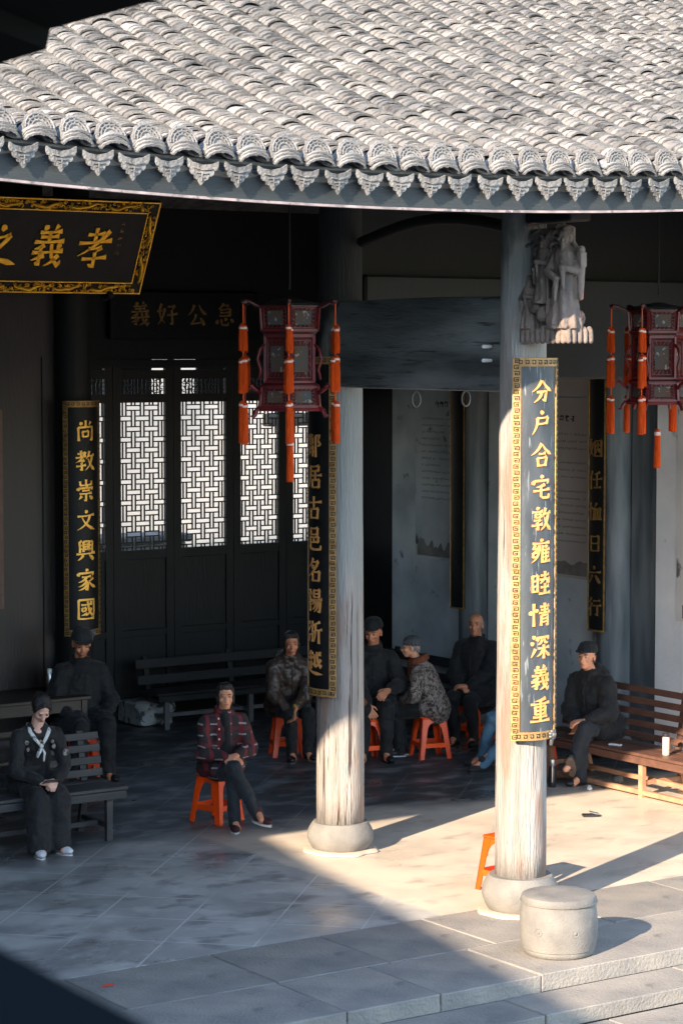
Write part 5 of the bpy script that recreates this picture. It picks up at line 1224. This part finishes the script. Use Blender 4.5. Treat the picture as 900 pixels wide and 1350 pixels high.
wl = t.matrix_basis @ ((p['WR'][0]+p['WR'][1])/2+V((0,.085,.012))); ph_.location = wl; ph_.rotation_euler = (R(25),0,t.rotation_euler.z)
MB().rbox((0,0,0),(.15,.075,.009),.003).build('case', M['dark_plastic'], ph_); MB().box((0,0,.0052),(.140,.068,.001)).build('screen', M['eye'], ph_)

# 2 old man in the dark cap at left
person('old man in dark coat and cap seated behind the bench, below the narrow couplet board', (-.13,4.24,0), 25, seat=.43, lean=4, head_yaw=-8, head_pitch=-16, skin='skin_dark', coat='black_cloth', hat=('charcoal_cloth','cap'), hair=('hair_grey','side'),
       hands=((-.14,.30,.56),(.16,.30,.56)), feet=((-.12,.42),(.18,.50)), coat_len=.32, bulk_=1.28, sc=1.10, shin_w=1.2, sole='sole_brown')
# 3 woman in plaid, legs crossed
p = person('smiling woman in a red and black plaid jacket sitting with crossed legs', (-.18,1.56,0), 20, seat=.41, lean=15, side=2, head_yaw=-12, head_pitch=2, skin='skin', coat='plaid', trousers='navy_cloth', hair=('hair','short'),
           hands=((-.05,.35,.67),(.05,.36,.655)), feet=((-.17,.60),(.02,.50)), knees=((.03,.47,.57),(.02,.42,.49)), foot_z=(.085,0), coat_len=.18, bulk_=1.14, shoe='shoe_red', sole='sole_white', extra=('noseam',),
           palm=(((.8,.5,-.2),(.1,-.2,-.9)),((-.8,.45,-.2),(-.1,-.2,-.9))), foot_dir=((-.45,1,-.10),None), curl=.7, sc=.94)
t = p['t']; nk = p['nk']; ch = p['chest']
b = MB(); b.cap(nk+V((0,.04,.03)), nk+V((0,.075,-.07)), .056, .045, 10); b.cap(nk+V((0,.085,-.08)), p['pel']+V((0,.17,.14)), .040, .052, 10, .7)
remesh(b, 'jumper', M['black_cloth'], t, .01, 1)
MB().cap(p['AN'][0]+V((0,0,.0)), p['AN'][0]+V((.02,-.02,.07)), .040, .043, 10).build('sock', M['black_cloth'], t, smooth=True)
for k in range(5):
    q = nk.lerp(p['pel']+V((0,.03,.10)), k/4); MB().ell(q+V((.078,.105+.035*math.sin(k*.8),-.03)), (.009,.006,.011), None, 8, 5).build('button', M['tassel_band'], t, smooth=True)
# 4 woman in brown padded jacket
p = person('woman in a shiny brown padded jacket leaning forward with crossed wrists', (2.12,4.05,0), 16, seat=.43, lean=20, side=2, head_yaw=-8, head_pitch=-4, skin='skin_dark', coat='brown_puffer', hair=('hair','short'),
           hands=((.02,.44,.56),(.10,.42,.52)), feet=((-.13,.36),(.05,.40)), coat_len=.10, bulk_=1.20, hood=True, palm=(((.5,.5,-.7),(.2,.3,-.6)),((-.2,.5,-.8),(0,.5,-.5))), sc=.99, sole='sole_brown')
MB().cap(p['WR'][0]-(p['WR'][0]-p['EL'][0])*.16, p['WR'][0]-(p['WR'][0]-p['EL'][0])*.02, .047, .040, 10).build('cuff', M['yellow_cuff'], p['t'], smooth=True)
# 5 man in black cap behind the second column
p = person('man in a black cap and black coat half hidden behind the second column', (2.86,3.62,0), 4, seat=.43, lean=10, head_yaw=-22, head_pitch=-10, skin='skin_dark', coat='black_cloth', hat=('black_cloth','cap'), hair=('hair','side'),
       hands=((-.12,.42,.66),(.08,.42,.52)), feet=((-.10,.44),(.12,.46)), coat_len=.22, bulk_=1.18, sc=1.08)
MB().ell(p['WR'][1]+V((.07,.05,.03)), (.07,.05,.055), None, 12, 8).build('red_glove', M['rust_scarf'], p['t'], smooth=True)
# 6 leopard jacket
p = person('person in a leopard print jacket and grey woollen hat turned away to the left', (3.28,3.12,0), -98, seat=.42, lean=20, head_yaw=6, head_pitch=2, skin='skin', coat='leopard', hat=None, hair=('hair_grey','side'),
       hands=((-.06,.36,.62),(.10,.30,.66)), feet=((-.02,.42),(.10,.40)), coat_len=.08, bulk_=1.18, sc=.92, sole='sole_white')
t = p['t']; H = p['H']; b = MB()
b.ell(H(0,-.015,.072), (.090,.104,.062), p['HR'], 18, 10); b.cap(H(-.05,.075,.060), H(.05,.075,.060), .016,.016,8)
for k in range(16):
    u = 2*PI*k/16; b.ell(H(.082*math.cos(u), -.014+.094*math.sin(u), .045), (.016,.016,.028), p['HR'], 8, 5)
remesh(b, 'woollen_hat', M['grey_hat'], t, .008, 2, .006, .03)
b = MB(); 
for k in range(14):
    u = 2*PI*k/14; b.ell(p['nk']+V((.088*math.cos(u), .01+.082*math.sin(u), .035+.03*(-math.sin(u)))), (.036,.036,.044), None, 8, 6)
b.cap(p['nk']+V((0,.09,.0)), p['chest']+V((0,.15,.0)), .045, .04)
remesh(b, 'scarf', M['rust_scarf'], t, .010, 1, .012, .03)
b = MB().cap(p['EL'][0], p['WR'][0], .058, .045, 10).cap(p['EL'][1], p['WR'][1], .062, .046, 10); remesh(b, 'oversleeve', M['green_glove'], t, .01, 1, .012, .04)
# 7 bald man
person('bald grey-haired man in a black coat listening with his hand in his lap', (4.25,3.66,0), -28, seat=.43, lean=4, side=0, head_yaw=12, head_pitch=6, skin='skin_dark', coat='black_cloth', hair=('hair_grey','bald'),
       hands=((-.03,.34,.60),(.08,.30,.58)), feet=((-.10,.36),(.10,.38)), coat_len=.26, bulk_=1.40, sc=1.03, palm=(((.8,.4,0),(0,-.3,-.8)),((-.8,.4,0),(0,-.3,-.8))))
# 8 person in jeans behind the front column
person('person in blue jeans almost wholly hidden behind the front column', (3.86,2.26,0), -62, seat=.42, lean=6, skin='skin_dark', coat='black_cloth', trousers='denim', hair=('hair','short'),
       hands=((-.12,.30,.58),(.12,.30,.58)), feet=((-.16,.76),(.14,.58)), coat_len=.06, bulk_=.92, shoe='charcoal_cloth', sc=.98, head_pitch=-8)
# 9 man on the right bench
p = person('man in a black hooded coat and black cap with crossed legs on the brown bench', (3.86,1.26,0), -42, seat=.415, lean=16, side=1, head_yaw=10, head_pitch=2, skin='skin', coat='black_cloth', trousers='navy_cloth', hat=('black_cloth','cap'), hair=('hair','side'),
       hands=((-.12,.42,.60),(.06,.32,.55)), feet=((-.06,.56),(-.08,.46)), knees=((-.14,.44,.54),(-.10,.45,.44)), foot_z=(.14,0), foot_dir=((-.25,.55,.75),None), coat_len=.20, bulk_=1.36, hood=True, sc=1.03, palm=(((.6,.7,-.1),(.2,-.1,-.9)),((-.3,.5,-.8),(-.2,.6,-.4))), sole='sole_brown', collar=True)
# 10 person cut off at the left edge
person('person in dark clothes cut off by the left edge, only a shoe in view', (-2.98,1.62,0), 22, seat=.455, lean=6, skin='skin', coat='black_cloth', hair=('hair','short'), hands=((-.12,.34,.60),(.12,.34,.60)), feet=((-.12,.40),(.17,.66)), coat_len=.15)

# ------------------------------------------------------------------ neighbouring wing that throws the big shadow, and the gallery we stand in
wg = thing('side_wing', 'grey wing of the courtyard standing left of the view', 'building', (-16,-5,0))
L_ = 6/math.tan(SUN_EL)
a = V((-.05,1.5,0)); e_ = V((-1.60,-5.2,0))
ds = (e_-a).normalized(); A = a-SD*L_-ds*6.0; B_ = e_-SD*L_+ds*9
out = V((ds.y, -ds.x, 0)); out = -out if out.x > 0 else out
P4 = [A, B_, B_+out*6, A+out*6]; loc = V((-16,-5,0))
w_ = MB(); w_.add([(V((p_.x, p_.y, z))-loc) for z in (-.26, 5.75) for p_ in [q-(0*out) for q in P4]], [(0,1,2,3),(4,7,6,5),(0,4,5,1),(1,5,6,2),(2,6,7,3),(3,7,4,0)])
w_.build('wall', M['slab'], wg)
w_ = MB(); ed = [A-out*.0, B_-out*.0, B_+out*3, A+out*3, B_+out*6.3, A+out*6.3]
w_.add([V((ed[0].x,ed[0].y,6.0))-loc, V((ed[1].x,ed[1].y,6.0))-loc, V((ed[2].x,ed[2].y,7.1))-loc, V((ed[3].x,ed[3].y,7.1))-loc, V((ed[4].x,ed[4].y,5.9))-loc, V((ed[5].x,ed[5].y,5.9))-loc,
        V((ed[0].x,ed[0].y,5.76))-loc, V((ed[1].x,ed[1].y,5.76))-loc, V((ed[4].x,ed[4].y,5.76))-loc, V((ed[5].x,ed[5].y,5.76))-loc],
       [(0,1,2,3),(3,2,4,5),(0,6,7,1),(5,4,8,9),(6,9,8,7),(0,3,5,9,6),(1,7,8,4,2)])
w_.build('roof', M['mortar'], wg)

M['near_black'] = mat('near_black_wood', (.002,.002,.002), None, rough=.95, spec=.05)  # even near-black tone for the gallery timber
cam_p = V(cam.location); fwd = V((math.sin(TH)*math.cos(PITCH), math.cos(TH)*math.cos(PITCH), -math.sin(PITCH))); rtv = V((math.cos(TH), -math.sin(TH), 0)); upv = rtv.cross(fwd)
gal = thing('viewing_gallery', 'dark timber gallery, its eave at the upper left and handrail at the lower left', 'building', (-12,-18,0))
gl = V((-12,-18,0))
MB().box((0,-3.2,3.0),(9,.2,6.6)).build('rear_wall', M['near_black'], gal); MB().box((0,-.9,2.15),(9,4.6,.2)).build('gallery_floor', M['near_black'], gal)
MB().box((-1.6,1.4,3.9),(.15,8.2,8.6)).build('side_wall', M['near_black'], gal); MB().box((-.1,-1.6,6.1),(2.8,5.0,.15)).build('shade_ceiling', M['near_black'], gal)  # unseen walls and ceiling, added to keep sun off the eave and handrail
# eave corner boards: nearer to us than the hall, stepping down to the left
def near(x, y, z): return V((x, y, z))-gl
P_ = [(-8.42,-10.94,4.745), (-8.335,-11.0,4.776), (-8.325,-11.0,4.822), (-8.10,-11.14,4.895)]
m = MB(); lo = [near(*q) for q in P_]
left = lo[0]+V((-.55,.37,-.17)); right = lo[3]+V((.35,-.24,.14))
outl = [left]+lo+[right, right+V((0,0,1.2)), left+V((0,0,1.4))]
n = len(outl); back = [q+V((-.45,-.30,.04)) for q in outl]
m.add(outl+back, [tuple(range(n)), tuple(range(n, 2*n))[::-1]]+[(i, n+i, n+(i+1)%n, (i+1)%n) for i in range(n)])
m.build('eave_board', M['near_black'], gal)
for q in (left+V((-.5,-.3,.5)), right+V((.2,-.5,.4))): MB().seg(q, q+V((-1.6,-3.6,.5)), .12, .12).build('rafter', M['near_black'], gal)
h0, h1 = V((-10.268,-14.661,3.744)), V((-10.199,-14.711,3.699))
d_ = (h1-h0).normalized(); h0 -= d_*.6; h1 += d_*.6
n_ = V((-.35,-.30,-.62)).normalized(); n_ = (n_-d_*n_.dot(d_)).normalized(); s2 = d_.cross(n_).normalized()
MB().add([q-gl for q in (h0, h1, h1+n_*.35, h0+n_*.35, h0+s2*.12, h1+s2*.12, h1+n_*.35+s2*.12, h0+n_*.35+s2*.12)], [(0,1,2,3),(4,7,6,5),(0,4,5,1),(1,5,6,2),(2,6,7,3),(3,7,4,0)]).build('stair_handrail', mat('dark_blue_handrail', (.012,.017,.021), None, rough=.8, spec=.1), gal)
